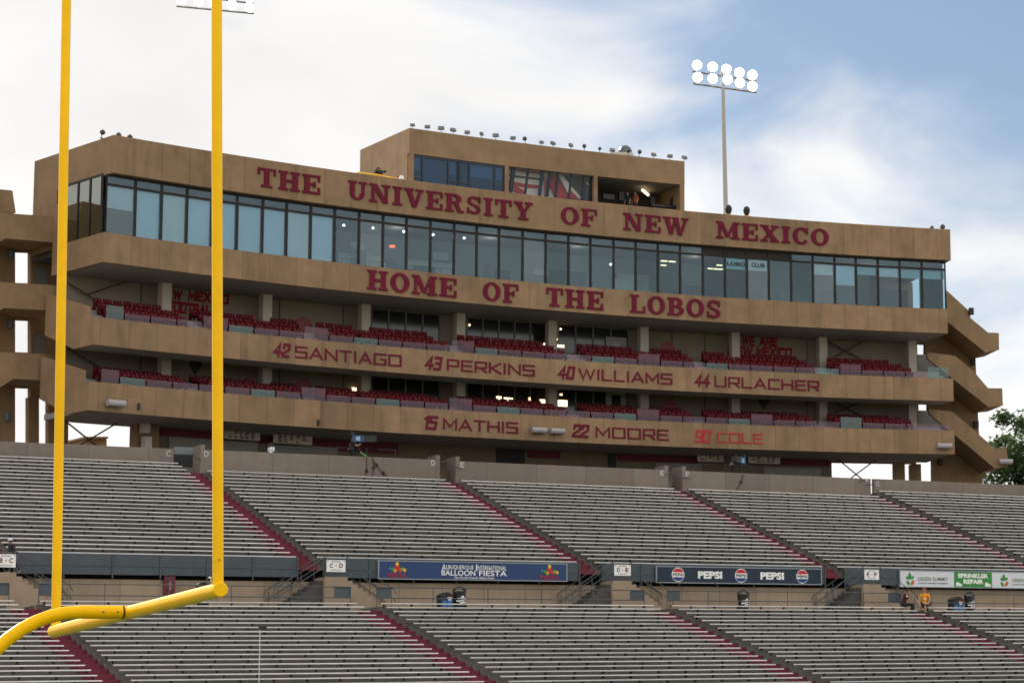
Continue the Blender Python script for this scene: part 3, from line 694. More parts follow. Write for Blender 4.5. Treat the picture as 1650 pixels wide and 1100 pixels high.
for c, tx in ((1466, True), (1617.5, False)):
    cx_ = X(c)
    for x, y, l, a, M in [(-.02, .42, .5, pi / 2, 'leaf_green'), (-.06, .44, .34, 2.5, 'leaf_green'), (.06, .46, .34, .7, 'leaf_green'), (-.02, .06, .42, 2.25, 'leaf_green'), (.04, .06, .46, .9, 'leaf_orange')]:
        mb = MB(); flat(mb, f, leafp(cx_ + x * H_, y * H_, l * H_, a, .26), .006); part(mb, 'leaf_emblem', colm(M, (.02, .22, .03) if M == 'leaf_green' else (.5, .1, .01)), t)
    x0 = c + 12.5
    mb = MB(); text_on(mb, f, 'GREEN SUMMIT', X(x0), X(x0 + 49), H_ * .38, H_ * .62, .007, 0, .012); part(mb, 'lettering', colm('olive_letter', (.09, .15, .05)), t)
    mb = MB(); text_on(mb, f, 'LANDSCAPE MANAGEMENT', X(x0 + .5), X(x0 + 49), H_ * .17, H_ * .27, .007, 0, .01); part(mb, 'lettering', INK, t)
mb = MB(); flat(mb, f, R4(X(1537), -.0, X(1598), H_), .006); part(mb, 'green_panel', colm('sign_green', (.03, .22, .03)), t)
mb = MB(); text_on(mb, f, 'SPRINKLER', X(1543), X(1592), H_ * .6, H_ * .9, .01, 0, .05); text_on(mb, f, 'REPAIR', X(1552), X(1584), H_ * .22, H_ * .52, .01, 0, .05)
for q in (1539.5, 1586):
    flat(mb, f, [(X(q), H_ * .06), (X(q + 10), H_ * .06), (X(q + 10), H_ * .2), (X(q + 7), H_ * .22), (X(q + 5), H_ * .32), (X(q + 1), H_ * .32)], .01)
part(mb, 'lettering', WHITE, t)

# ------------------------------------------------------------------ press box
ZAt, ZAb, ZW, ZBb, ZCt, ZCb, ZDt, ZDb = 37.13, 34.80, 31.10, 29.30, 25.94, 24.27, 22.08, 20.35
US = RF
th = {}
for n_, l, r in [('A', (184, 217), (1531, 370)), ('W', (169, 370), (1524, 480)), ('B', (167, 390), (1527, 515)), ('C', (158, 530), (1531, 625)), ('D', (150, 640), (1533, 710))]:
    th[n_] = (thx(*l), thx(*r))
DEP = 9.5
pb = thing('press_box', Fp(TH0, 5, -ZC + 0), 'long curved tan concrete press box with glass front, two seating balconies and maroon names', 'building')
fnF = lambda a, p, q: Fp(a, p, q)
NS = 56
def fband(poly, k_, name, M, n=NS, a=None, b=None):
    mb = MB(); mb.sweep(fnF, poly, th[k_][0] if a is None else a, th[k_][1] if b is None else b, n, 0, US); return part(mb, name, M, pb)
# upper fascia, roof
fband([(0, ZAb), (0, ZAt - .03), (.03, ZAt), (.35, ZAt), (.35, ZAb + .02), (.35, ZAb)], 'A', 'upper_fascia', CONC)
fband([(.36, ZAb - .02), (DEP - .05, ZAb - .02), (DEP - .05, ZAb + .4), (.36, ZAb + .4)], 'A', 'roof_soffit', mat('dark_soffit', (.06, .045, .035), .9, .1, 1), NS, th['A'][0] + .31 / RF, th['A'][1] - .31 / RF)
fband([(.36, ZAb + .42), (DEP - .05, ZAb + .42), (DEP - .05, ZAt - .5), (.36, ZAt - .5)], 'A', 'roof', SOFF, NS, th['A'][0] + .31 / RF, th['A'][1] - .31 / RF)
fR = lambda t0, sg: (lambda a, p, q: Fp(t0 + sg * a / RF, p, q))
thL, thR = th['A']
# end walls
for nm, t0, sg, poly in [('end_wall', thL, 1, [(.352, ZAb), (6.6, ZAb), (6.6, ZW), (DEP, ZW), (DEP, ZAt), (.352, ZAt)]), ('end_wall', thR, -1, [(.352, ZAb), (DEP, ZAb), (DEP, ZAt), (.352, ZAt)])]:
    mb = MB(); mb.sweep(fR(t0, sg), poly, 0, .3, 1); part(mb, nm, CONCP, pb)
# lower fascia B with its soffit and floor
fband([(0, ZBb), (0, ZW), (.35, ZW), (.35, ZBb)], 'B', 'middle_fascia', CONC)
fband([(.352, ZBb + .002), (5.6, ZBb + .002), (5.6, ZBb + .3), (.352, ZBb + .3)], 'B', 'soffit', SOFF, NS, th['B'][0] + .31 / RF, th['B'][1] - .31 / RF)
fband([(.36, ZW - .5), (DEP - .3, ZW - .5), (DEP - .3, ZW - .3), (.36, ZW - .3)], 'B', 'lounge_floor', DGREY, 20, th['B'][0] + .31 / RF, th['B'][1] - .31 / RF)
tB = th['B'][0]
mb = MB(); mb.sweep(fR(tB, 1), [(.352, ZBb), (5.0, ZBb), (6.0, ZBb), (6.0, ZW + 2.6), (5.2, ZW + 2.6), (5.2, ZW), (.352, ZW)], 0, .3, 1); part(mb, 'end_wall', CONCP, pb)
mb = MB(); mb.sweep(fR(th['B'][1], -1), [(.352, ZBb), (5.6, ZBb), (5.6, ZW), (.352, ZW)], 0, .3, 1); part(mb, 'end_wall', CONCP, pb)
# balcony fronts C and D with raked decks and sloping end walls
for k_, zt, zb, rise in (('C', ZCt, ZCb, .43), ('D', ZDt, ZDb, .28)):
    fband([(0, zb), (0, zt), (.3, zt), (.3, zb)], k_, 'balcony_front', CONC)
    if k_ == 'C':
        fband([(.302, zb + .002), (2.3, zb + .002), (5.2, zb + 1.0), (5.2, zb + 1.3), (2.2, zb + .35), (.302, zb + .35)], k_, 'soffit', SOFF)
    else:
        fband([(.302, zb + .002), (5.6, zb + .002), (5.6, zb + .35), (.302, zb + .35)], k_, 'soffit', SOFF)
    fl = zt - .05
    fband([(.302, fl - .4), (5.1, fl - .2), (5.1, fl + 2 * rise), (2.3, fl + 2 * rise), (2.3, fl + rise), (1.45, fl + rise), (1.45, fl), (.302, fl)], k_, 'deck', SOFF)
    t0 = th[k_][0]
    mb = MB(); mb.sweep(fR(t0, -1), [(-.0, zb), (2.2, zb - .0), (5.6, zb + 1.25), (5.6, zt + 2.1), (.9, zt + .75), (.9, zt), (0, zt)], 0, .3, 1); part(mb, 'end_wall', CONCP, pb)
    t0 = th[k_][1]
    mb = MB(); mb.sweep(fR(t0, 1), [(-.0, zb), (1.2, zb), (1.6, zb + .3), (1.6, zt), (0, zt)], 0, .25, 1); part(mb, 'end_wall', CONCP, pb)
# back walls
tb0, tb1 = thx(100, 560, 5.2), thx(1478, 560, 5.2)
fband([(5.2, ZDt - .4), (5.5, ZDt - .4), (5.5, ZBb), (5.2, ZBb)], 'C', 'back_wall', INNER, 40, tb0, tb1)
for z0_, z1_ in ((ZDt - .4, onF(1485, 661, 5.2)[1]), (ZCb + 1.0, onF(1485, 571, 5.2)[1])):
    fband([(5.2, z0_), (5.5, z0_), (5.5, z1_), (5.2, z1_)], 'C', 'back_wall', SOFF, 4, tb1, thx(1524, 600, 5.2))
fband([(5.0, 12), (5.4, 12), (5.4, ZDb), (5.0, ZDb)], 'D', 'concourse_wall', mat('concourse_wall', (.15, .115, .075), .9, .12, .8, .15), 40, thx(238, 700, 5), thx(1340, 740, 5))
# rear shell
fband([(DEP - .3, ZDb + .3), (DEP, ZDb + .3), (DEP, ZAb - .03), (DEP - .3, ZAb - .03)], 'A', 'rear_wall', CONCP, 30, thx(240, 560, 9), thx(1474, 560, 9))
fband([(DEP - .3, 12), (DEP, 12), (DEP, ZDb + .29), (DEP - .3, ZDb + .29)], 'A', 'rear_wall', CONCP, 24, thx(300, 720, 9), thx(1330, 750, 9))
# tall columns and joints on the balcony back walls
for px in (264, 427, 586.5, 740, 888, 1036, 1183, 1324, 1468):
    for zl, zh, yy in ((ZCt + .5, ZBb, 530), (ZDt + .3, ZCb + .55, 620)):
        tc_ = thx(px, yy, 4.1); w2 = .3 / RF
        mb = MB(); mb.boxm(fnF, (tc_ - w2, tc_ + w2), (3.8, 4.4), (zl, zh)); part(mb, 'column', mat('column_paint', (.42, .375, .30), .85, .08, 1), pb)
for px in (226, 450, 553, 1083, 1136, 1300):
    for zl, zh, yy in ((ZCt, ZBb, 530), (ZDt, ZCb + .9, 620)):
        tc_ = thx(px, yy, 5.15); mb = MB(); mb.boxm(fnF, (tc_ - .02 / RF, tc_ + .02 / RF), (5.14, 5.198), (zl, zh)); part(mb, 'wall_joint', DGREY, pb)
# glazed middle of the balcony back walls
for zl, zh, yy in ((ZCt + .3, ZBb - .06, 540), (ZDt + .2, ZCb + .95, 625)):
    for xa, xb, n in ((598, 708, 4), (752, 880, 5), (899, 1012, 4)):
        ta, tb_ = thx(xa, yy, 5.1), thx(xb, yy, 5.1)
        mb = MB(); mb.boxm(fnF, (ta, tb_), (5.12, 5.19), (zl, zh), 4); part(mb, 'dark_glazing', mat('dark_glass', (.012, .013, .013), .12, spec=.6), pb)
        for i in range(n + 1):
            q = ta + (tb_ - ta) * i / n; mb = MB(); mb.boxm(fnF, (q - .05 / RF, q + .05 / RF), (5.06, 5.117), (zl, zh)); part(mb, 'mullion', mat('grey_mullion', (.13, .125, .11), .6, .05, 2), pb)
    q = thx(992, yy, 5.1); mb = MB(); mb.boxm(fnF, (q - .75 / RF, q + .75 / RF), (5.0, 5.05), (zl, zl + 2.4)); part(mb, 'door', mat('pale_door', (.24, .235, .215), .6, .05, 2), pb)
    mb = MB(); mb.boxm(fnF, (q - .35 / RF, q + .3 / RF), (4.96, 4.995), (zl + .3, zl + 2.2)); part(mb, 'door_glass', mat('dark_glass', (.012, .013, .013), .12), pb)
# lamps inside the balconies
for px, py in ((756.5, 523.5), (903.5, 530), (897, 546.5), (877, 554)):
    tt, z_ = onF(px, py, 4.9); mb = MB(); p = Fp(tt, 4.9, z_); mb.ball(p, .075, 0, 10); part(mb, 'ceiling_lamp', WARM, pb)
for xa, xb, y0, y1 in ((567, 574, 624, 632), (800, 808, 638, 644), (812, 826, 640, 646), (852, 854.5, 640, 646), (870, 880, 643, 650), (899, 914, 644, 655), (898, 909, 555, 560), (902, 906, 634, 637)):
    ta, za = onF(xa, y0, 5.05); tb_, zb_ = onF(xb, y1, 5.05)
    mb = MB(); mb.boxm(fnF, (ta, tb_), (5.03, 5.055), (zb_, za)); part(mb, 'lit_window', WARM, pb)
# ---- upper glass band: 36 windows
mx_ = [170, 217.7, 260, 301, 341.5, 382, 423, 461.7, 500.5, 539, 578.5, 617, 655, 693.5, 731.5, 768, 804, 842, 879, 916, 951.5, 988.5, 1024, 1060, 1095.7, 1132.5, 1168, 1203.5, 1238.7, 1274.5, 1309.8, 1345, 1379.5, 1414.8, 1450, 1485.5, 1524]
WO = .5
edge = []
for i, x in enumerate(mx_):
    y = 330 + (x - 170) / 1354 * 130; edge.append(thx(x, y, WO))
ZT = ZAb - .02; ZTR = ZT - .62
for i in range(36):
    a, b = edge[i], edge[i + 1]; g = .055 / RF
    fr = MB()
    for q, wd in ((a, .075), (b, .075)):
        fr.boxm(fnF, (q - (0 if q == a else wd / RF), q + (wd / RF if q == a else 0)), (WO - .06, WO + .1), (ZW - .25, ZT))
    fr.boxm(fnF, (a + .076 / RF, b - .076 / RF), (WO - .05, WO + .09), (ZTR - .07, ZTR + .07))
    fr.boxm(fnF, (a + .076 / RF, b - .076 / RF), (WO - .05, WO + .09), (ZT - .13, ZT))
    f_ = part(fr, 'window', MULL, pb)
    mb = MB(); mb.boxm(fnF, (a + .077 / RF, b - .077 / RF), (WO, WO + .012), (ZW - .24, ZTR - .071))
    pn = mb.build('pane', rnd.choice([PANE, PANE, PANE2, PANE3]) if i > 8 else rnd.choice([PANE, PANE3])); attach(pn, f_)
    mb = MB(); mb.boxm(fnF, (a + .077 / RF, b - .077 / RF), (WO, WO + .012), (ZTR + .071, ZT - .131))
    pn = mb.build('transom_pane', PANE if i not in (25, 26, 27, 28) else MULL); attach(pn, f_)
    bl = None
    if i <= 8: bl = .03 if i else .62
    if i in (29, 30, 31, 32, 33, 34, 35): bl = [None, .8, .58, .86, .84, .83, .84][i - 29]
    if i in (26, 27): bl = .8
    if bl is not None:
        zb_ = ZW - .24 + (ZTR - ZW) * bl
        mb = MB(); mb.boxm(fnF, (a + .1 / RF, b - .1 / RF), (WO + .12, WO + .13), (zb_, ZTR - .05)); pn = mb.build('blind', BLIND); attach(pn, f_)
fL = lambda x, y, d: Fp(x, WO - d, y)
for txt, xa, xb, y0, y1 in (('LOBO', 1171.5, 1201, 421, 429.5), ('CLUB', 1210.5, 1232, 423, 431.5)):
    mb = MB(); ta, za = onF(xa, y0, WO); tb_, zb_ = onF(xb, y1, WO); text_on(mb, fL, txt, ta, tb_, zb_, za, .01, 0, .03); part(mb, 'window_lettering', INK, pb)

# left end glazing
tE = th['W'][0]
fE = lambda a, p, q: Fp(tE + a / RF, p, q)
for i, (p0, p1) in enumerate(((.55, 1.9), (1.9, 3.3), (3.3, 5.15))):
    fr = MB()
    for q in (p0, p1 - .07): fr.boxm(fE, (.0, .12), (q, q + .07), (ZW - .25, ZT))
    fr.boxm(fE, (.0, .12), (p0 + .071, p1 - .071), (ZT - .12, ZT))
    f_ = part(fr, 'window', MULL, pb)
    mb = MB(); mb.boxm(fE, (.05, .062), (p0 + .072, p1 - .072), (ZW - .24, ZT - .121)); pn = mb.build('pane', glass('end_glass', (.3, .38, .36), .3, rcol=(.85, .9, .8))); attach(pn, f_)
tE2 = th['W'][1]
fE2 = lambda a, p, q: Fp(tE2 - a / RF, p, q)
fr = MB()
for q in (.55, 3.0, 5.4): fr.boxm(fE2, (0, .12), (q, q + .08), (ZW - .25, ZT))
fr.boxm(fE2, (0, .119), (.631, 5.4), (ZT - .12, ZT))
f_ = part(fr, 'window', MULL, pb)
mb = MB(); mb.boxm(fE2, (.05, .062), (.64, 5.39), (ZW - .24, ZT - .121)); pn = mb.build('pane', PANE); attach(pn, f_)
# lounge behind the glass
fband([(7.0, ZW - .25), (7.2, ZW - .25), (7.2, ZT), (7.0, ZT)], 'W', 'lounge_back_wall', ROOM, 20, edge[1], edge[34])
for xa, xb, ytop, ybot in ((545, 618, 402, 434), (655, 735, 414, 448), (1018, 1050, 462, 472), (700, 722, 402, 420), (565, 588, 385, 402)):
    ta, za = onF(xa, ytop, 3.2); tb_, zb_ = onF(xb, ybot, 3.2); za -= .15; mb = MB(); mb.boxm(fnF, (ta, tb_), (3.2, 3.35), (max(zb_, ZW - .28), za)); part(mb, 'partition', CREAM, pb)
    if xb - xa > 40:
        mb = MB(); mb.boxm(fnF, (ta - .1 / RF, tb_ + .1 / RF), (3.12, 3.4), (za + .003, za + .09)); mb.boxm(fnF, (ta, tb_), (3.19, 3.198), (za - .42, za - .36))
        for i in range(5):
            q = ta + (tb_ - ta) * (i + .4) / 5; mb.boxm(fnF, (q, q + .05 / RF), (3.185, 3.197), (ZW - .27, za - .421))
        part(mb, 'counter_trim', mat('counter_trim', (.2, .19, .15), .6), pb)
for xa, xb, py, off in ((1066, 1076, 419, 2.5), (1079, 1089, 420, 2.5), (1066, 1074, 426, 4), (1142, 1149, 431.5, 4), (1151, 1165, 432, 4), (1156, 1164, 426, 2.5), (1350, 1362, 442, 3), (1418, 1450, 444, 3)):
    ta, z_ = onF(xa, py, off); tb_ = thx(xb, py, off); mb = MB(); mb.boxm(fnF, (ta, tb_), (off, off + .2), (z_ - .06, z_)); part(mb, 'ceiling_lamp', WARM if xa < 1300 else mat('tan_trim', (.35, .26, .13), .7), pb)
for px, py in ((554, 363), (601, 367.5), (650.5, 373), (698, 378), (748, 383.5), (984, 426)):
    tt, z_ = onF(px, py, 2.0); mb = MB(); mb.ball(Fp(tt, 2.0, z_), .085, 0, 10); part(mb, 'ceiling_lamp', LAMP, pb)
tt, z_ = onF(632, 397, 4.5); mb = MB(); mb.ball(Fp(tt, 4.5, z_), (.22, .22, .1), 0, 10); part(mb, 'red_sign_lamp', mat('red_glow', (1, .1, .05), .5, emit=((1, .12, .05), 2.5)), pb)
for px, hh in ((880, 1.0), (1100, 1.5), (1180, 1.15), (1255, .9), (1125, 1.0), (1225, 1.1)):
    tt = thx(px, 470, 1.3); mb = MB(); p = Fp(tt, 1.3, ZW - .3)
    mb.tube([p, p + Vector((0, 0, hh * .55)), p + Vector((0, 0, hh * .8))], [.2, .26, .1], 8); mb.ball(p + Vector((0, 0, hh * .95)), (.11, .11, .14)); part(mb, 'seated_guest', mat('muted_cloth', (.06, .06, .07), .8), pb)
for px in (640, 790, 930, 1120, 1400):   # the lit downlights of the lounge
    tt = thx(px, 420, 4.2); ld = bpy.data.lights.new('lounge_lamp', 'POINT'); ld.energy = 60; ld.color = (1, .93, .82); ld.shadow_soft_size = .06
    lo_ = bpy.data.objects.new('lounge_lamp', ld); COL.objects.link(lo_); lo_.location = Fp(tt, 4.2, ZT - .45)
# furniture, screens and people further in, behind the glass
for i in range(46):
    px = rnd.uniform(548, 1510); off = rnd.uniform(1.6, 6.5); tt = thx(px, 430, off); wd = rnd.uniform(.15, 1.1); hh = rnd.uniform(.5, 1.9)
    M = rnd.choice([CREAM, DGREY, mat('blue_cloth', (.06, .10, .16), .8), mat('brown_wood', (.16, .09, .04), .6), ROOM, INK, mat('purple_wall', (.14, .10, .14), .8)])
    mb = MB(); mb.boxm(fnF, (tt - wd / RF, tt + wd / RF), (off, off + .15), (ZW - .28, ZW - .28 + hh)); part(mb, 'lounge_furniture', M, pb)
for i in range(9):
    px = 600 + i * 105; off = 6.9; tt = thx(px, 430, off); wd = rnd.uniform(.5, 1.6)
    mb = MB(); mb.boxm(fnF, (tt - wd / RF, tt + wd / RF), (off, off + .09), (ZW + .3, ZW + rnd.uniform(1.6, 2.6))); part(mb, 'wall_panel', rnd.choice([DGREY, mat('purple_wall', (.14, .10, .14), .8), CREAM, INK]), pb)
# glass rails along both balcony fronts
for k_, zt, ycol in (('C', ZCt, 560), ('D', ZDt, 640)):
    a0, a1 = th[k_]; n = 36
    for i in range(n):
        a = a0 + (a1 - a0) * (i + .03) / n + (.5 / RF if i == 0 else 0); b = a0 + (a1 - a0) * (i + .97) / n
        tall = i % 4 == (0 if i < 12 else (2 if i < 24 else 3)) and rnd.random() < .75
        mb = MB(); mb.boxm(fnF, (a, b), (.12, .135), (zt + .02, zt + (.82 if tall else .45)), 2)
        part(mb, 'glass_rail', RAILG if (i * 7 + (k_ == 'D') * 3) % 5 else RAILG2, pb)
# lettering
SLW_ = [('THE', 415, 516, 269, 299.8), ('UNIVERSITY', 560.5, 858, None, None), ('OF', 903.5, 961.5, None, None), ('NEW', 1004, 1109, None, None), ('MEXICO', 1153.5, 1334.5, None, None)]
def arow(px, z):                                       # photo row of height z on the front at photo column px
    lo_, hi = 100, 900
    for _ in range(50):
        y = (lo_ + hi) / 2
        if onF(px, y)[1] > z: lo_ = y
        else: hi = y
    return y
for wd, xa, xb, *_ in SLW_: fword(pb, wd, 'SL', xa, xb, arow(xa, 36.57), arow(xa, 35.33), RED, gap=.13, depth=.06)
for wd, xa, xb in (('HOME', 592, 735.5), ('OF', 778, 835), ('THE', 880, 971.5), ('LOBOS', 1015, 1161)): fword(pb, wd, 'SL', xa, xb, arow(xa, 30.84), arow(xa, 29.56), RED, gap=.13, depth=.06)
for nu, na, x0, x1, x2, x3, zc, k_ in [('42', 'SANTIAGO', 440, 469, 475.5, 647, 25.08, 0), ('43', 'PERKINS', 684, 713, 720, 861.5, 25.08, 0), ('40', 'WILLIAMS', 898, 927, 932, 1083, 25.08, 0), ('44', 'URLACHER', 1118.5, 1145, 1151, 1319.5, 25.08, 0),
                                    ('15', 'MATHIS', 681.5, 706, 714, 834.5, 21.15, 0), ('22', 'MOORE', 921.5, 950.5, 959.5, 1077.5, 21.15, 0), ('90', 'COLE', 1119, 1146, 1155.5, 1229, 21.15, 1)]:
    M = REDB if k_ else RED
    fword(pb, nu, 'SQ', x0, x1, arow(x0, zc + .46), arow(x0, zc - .46), M, gap=.26, sw=.24, shear=.2, name='number')
    fword(pb, na, 'SQ', x2, x3, arow(x2, zc + (.36 if not k_ else .33)), arow(x2, zc - .4), M, gap=.36, sw=.17, name='lettering')
def wword(txt, xa, xb, yt, yb):
    fword(pb, txt, 'SQ', xa, xb, yt, yb, REDB if False else mat('wall_letter_red', (.22, .006, .012), .7, spec=.1), gap=.46, sw=.33, shear=.14, off=5.19, name='lettering', depth=.03)
wword('NEW', 256, 294, 464, 480); wword('MEXICO', 303, 369.5, 467.5, 484); wword('FOOTBALL', 271, 350, 484, 503)
wword('WE', 1195, 1216, 540.5, 557); wword('ARE', 1223, 1253, 541.5, 557.5); wword('NEW', 1172, 1213, 556.5, 573); wword('MEXICO', 1218, 1276, 558, 574)
for px, py in ((315, 590), (1231, 648)):
    t_, z_ = onF(px, py, 5.15); mb = MB(); pts = [(-.35, .45), (.35, .45), (.4, .1), (.0, -.55), (-.4, .1)]
    f = lambda x, y, d: Fp(t_ + x / RF, 5.19 - d, z_ + y)
    mb.sweep(lambda a, p, q: f(p, q, a), pts, 0, .05, 1); part(mb, 'wall_crest', DARK, pb)
# ground-level concourse: maroon bands, shutters, black panels for shaded openings
def cwall(xa, xb, y0, y1, M, name, off=4.98, th_=.06):
    ta, za = onF(xa, y0, off); tb_ = thx(xb, y0, off); zb_ = onF(xa, y1, off)[1]
    mb = MB(); mb.boxm(fnF, (ta, tb_), (off - th_, off), (zb_, za), max(1, int((xb - xa) / 60))); part(mb, name, M, pb)
for xa, xb, y0, y1 in ((257, 360, 685, 701), (418, 441, 697, 714), (503, 641, 701, 724), (850, 902, 722, 737), (995, 1124, 727, 742), (1258, 1336, 739, 749)): cwall(xa, xb, y0, y1, MAROON, 'maroon_band')
for xa, xb, y0, y1 in ((272, 415, 703, 760), (430, 545, 714, 770), (1056, 1130, 745, 790), (1230, 1322, 752, 800)): cwall(xa, xb, y0, y1, mat('roll_shutter', (.20, .19, .165), .6, .1, 2), 'shutter', 4.96)
for xa, xb, y0, y1 in ((800, 845, 712, 775), (980, 992, 724, 780)): cwall(xa, xb, y0, y1, INK, 'opening_shade', 4.97)  # black panels on the solid wall paint the shade inside openings
# cross bracing rods in the open bays
def rod(pa, pb_, off, r=.05):
    ta, za = onF(*pa, off); tb_, zb_ = onF(*pb_, off); mb = MB(); mb.tube([Fp(ta, off, za), Fp(tb_, off, zb_)], r, 6); part(mb, 'brace_rod', mat('brace_steel', (.045, .03, .025), .6), pb)
for a_, b_, off in [((104, 677), (168, 728), 4.5), ((206, 671), (120, 722), 4.4), ((1336, 728), (1392, 774), 4.5), ((1424, 731), (1364, 775), 4.4), ((108, 455), (155, 484), 4.9), ((210, 451), (140, 475), 4.85), ((108, 561), (160, 592), 4.9), ((1330, 548), (1386, 578), 4.9), ((1392, 549), (1345, 575), 4.85), ((1338, 644), (1384, 668), 4.9), ((1392, 645), (1345, 665), 4.85)]: rod(a_, b_, off)
# columns of the open bay on the left and the two on the right
for xa, xb, y0, off, zlow in ((221, 257, 672, 4.2, 12), (1444, 1458, 735, 6, 12), (1470, 1484, 735, 6.5, 12)):
    ta, _ = onF(xa, y0 + 10, off); tb_ = thx(xb, y0 + 10, off)
    mb = MB(); mb.boxm(fnF, (ta, tb_), (off, off + .9), (zlow, ZDb)); part(mb, 'column', CONCP, pb)
# small spouts under the lowest balcony front
for px, py in ((223, 655), (512.5, 681)):
    tt, z_ = onF(px, py); mb = MB(); mb.boxm(fnF, (tt - .07 / RF, tt + .07 / RF), (-.1, -.002), (z_ - .2, z_ + .2)); part(mb, 'drain_spout', DARK, pb)

# ---- rooftop booth (part of the press box)
PO = 2.2
ta0, zr = onF(660, 206, PO); ta1 = thx(1103, 258, PO)
bo = MB(); zw1 = onF(667, 248, PO)[1]
bo.sweep(fnF, [(PO, zw1), (PO, zr - .03), (PO + .03, zr), (PO + .3, zr), (PO + .3, zw1)], ta0, ta1, 16, 0, US)
boo = part(bo, 'rooftop_booth', CONCP, pb)
def bpart(mb, name, M):
    o = mb.build(name, M); attach(o, boo); return o
zfl = ZAt - .5
mb = MB(); mb.sweep(fR(ta0, 1), [(PO + .302, zfl), (PO + 7.6, zfl), (PO + 7.6, zr), (PO + .302, zr)], 0, .3, 1); bpart(mb, 'side_wall', CONCP)
mb = MB(); mb.sweep(fR(ta1, -1), [(PO + .302, zfl), (PO + 5, zfl), (PO + 5, zr), (PO + .302, zr)], 0, .25, 1); bpart(mb, 'side_wall', CONCP)
mb = MB(); mb.boxm(fnF, (ta0 + .31 / RF, ta1 - .26 / RF), (PO + .31, PO + 6.7), (zw1 + .05, zw1 + .3), 8); bpart(mb, 'ceiling', SOFF)
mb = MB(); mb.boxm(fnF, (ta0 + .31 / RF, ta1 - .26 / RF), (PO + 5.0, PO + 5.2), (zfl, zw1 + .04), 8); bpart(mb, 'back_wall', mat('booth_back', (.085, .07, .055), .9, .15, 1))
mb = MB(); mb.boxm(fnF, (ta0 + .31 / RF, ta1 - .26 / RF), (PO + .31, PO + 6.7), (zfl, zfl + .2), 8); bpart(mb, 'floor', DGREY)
for xa, xb, y in ((660, 666.8, 280), (813.5, 820, 290), (957, 963, 305), (1096, 1103, 310)):
    mb = MB(); mb.boxm(fnF, (thx(xa, y, PO), thx(xb, y, PO)), (PO, PO + .3), (zfl, zw1 - .003)); bpart(mb, 'pier', CONCP)
FRB = mat('blue_frame', (.010, .018, .035), .4, .05, 2)
for xa, xb, n in ((668, 680.5, 1), (683.5, 722, 0), (725, 738, 1), (742, 756, 1), (759, 797, 0), (800, 812, 1)):
    y = 280; a = thx(xa - 1.5, y, PO); b = thx(xb + 1.5, y, PO); g = .07 / RF
    fr = MB()
    for q in (a, b - g): fr.boxm(fnF, (q, q + g), (PO + .06, PO + .2), (zfl, zw1 - .003))
    fr.boxm(fnF, (a + g * 1.01, b - g * 1.01), (PO + .07, PO + .19), (zw1 - .15, zw1 - .004))
    if n: fr.boxm(fnF, (a + g * 1.01, b - g * 1.01), (PO + .07, PO + .19), (zfl + 1.25, zfl + 1.37))
    f_ = bpart(fr, 'window', FRB)
    mb = MB(); mb.boxm(fnF, (a + g * 1.02, b - g * 1.02), (PO + .12, PO + .135), (zfl, zw1 - .151)); bpart(mb, 'pane', glass('blue_glass', (.38, .50, .62), .02, rcol=(.6, .8, 1)))
    if xa in (668, 725, 759, 800): mb = MB(); mb.boxm(fnF, (a + g * 1.5, b - g * 1.5), (PO + .3, PO + .31), (zw1 - 1.0, zw1 - .16)); bpart(mb, 'blind', BLIND)
    if xa == 683.5: mb = MB(); mb.boxm(fnF, (a + g * 1.5, b - g * 1.5), (PO + .3, PO + .31), (zfl, zw1 - .16)); bpart(mb, 'blind', mat('grey_blind', (.28, .32, .34), .8))
# red and white wall graphic behind raked glass
def bgraf(pts, M, d, name='wall_graphic'):
    q = [onF(820 + x / 5.5, 200 + y / 5.5, PO + 1.0) for x, y in pts]; mb = MB()
    vs = [Fp(t_, PO + 1.0 - d, z_) for t_, z_ in q] + [Fp(t_, PO + 1.0 - d + .02, z_) for t_, z_ in q]; n = len(q)
    mb.add(vs, [list(range(n)), list(range(n, 2 * n))[::-1]] + [[i, (i + 1) % n, n + (i + 1) % n, n + i] for i in range(n)]); bpart(mb, name, M)
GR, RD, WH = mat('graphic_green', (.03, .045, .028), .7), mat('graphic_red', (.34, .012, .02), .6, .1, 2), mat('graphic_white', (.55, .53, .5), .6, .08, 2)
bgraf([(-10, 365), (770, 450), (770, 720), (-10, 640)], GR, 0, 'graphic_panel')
bgraf([(0, 385), (270, 425), (275, 480), (0, 450)], WH, .04); bgraf([(0, 470), (270, 500), (270, 640), (0, 620)], WH, .04)
bgraf([(50, 390), (280, 420), (280, 445), (160, 440), (50, 415)], mat('graphic_pink', (.4, .1, .14), .6), .08); bgraf([(0, 505), (130, 530), (270, 545), (270, 575), (130, 565), (0, 535)], RD, .08)
bgraf([(40, 545), (150, 600), (140, 640), (40, 605)], RD, .12); bgraf([(290, 430), (355, 440), (440, 655), (270, 640)], WH, .05); bgraf([(300, 470), (330, 475), (350, 650), (310, 645)], mat('graphic_pink', (.4, .1, .14), .6), .09)
bgraf([(355, 440), (410, 445), (525, 660), (400, 655), (340, 530)], RD, .10); bgraf([(425, 445), (470, 455), (520, 520), (650, 668), (585, 668), (520, 620)], WH, .10)
bgraf([(535, 580), (615, 668), (525, 660)], RD, .14); bgraf([(670, 505), (690, 510), (715, 545), (690, 540)], mat('graphic_yellow', (.5, .36, .02), .6), .05)
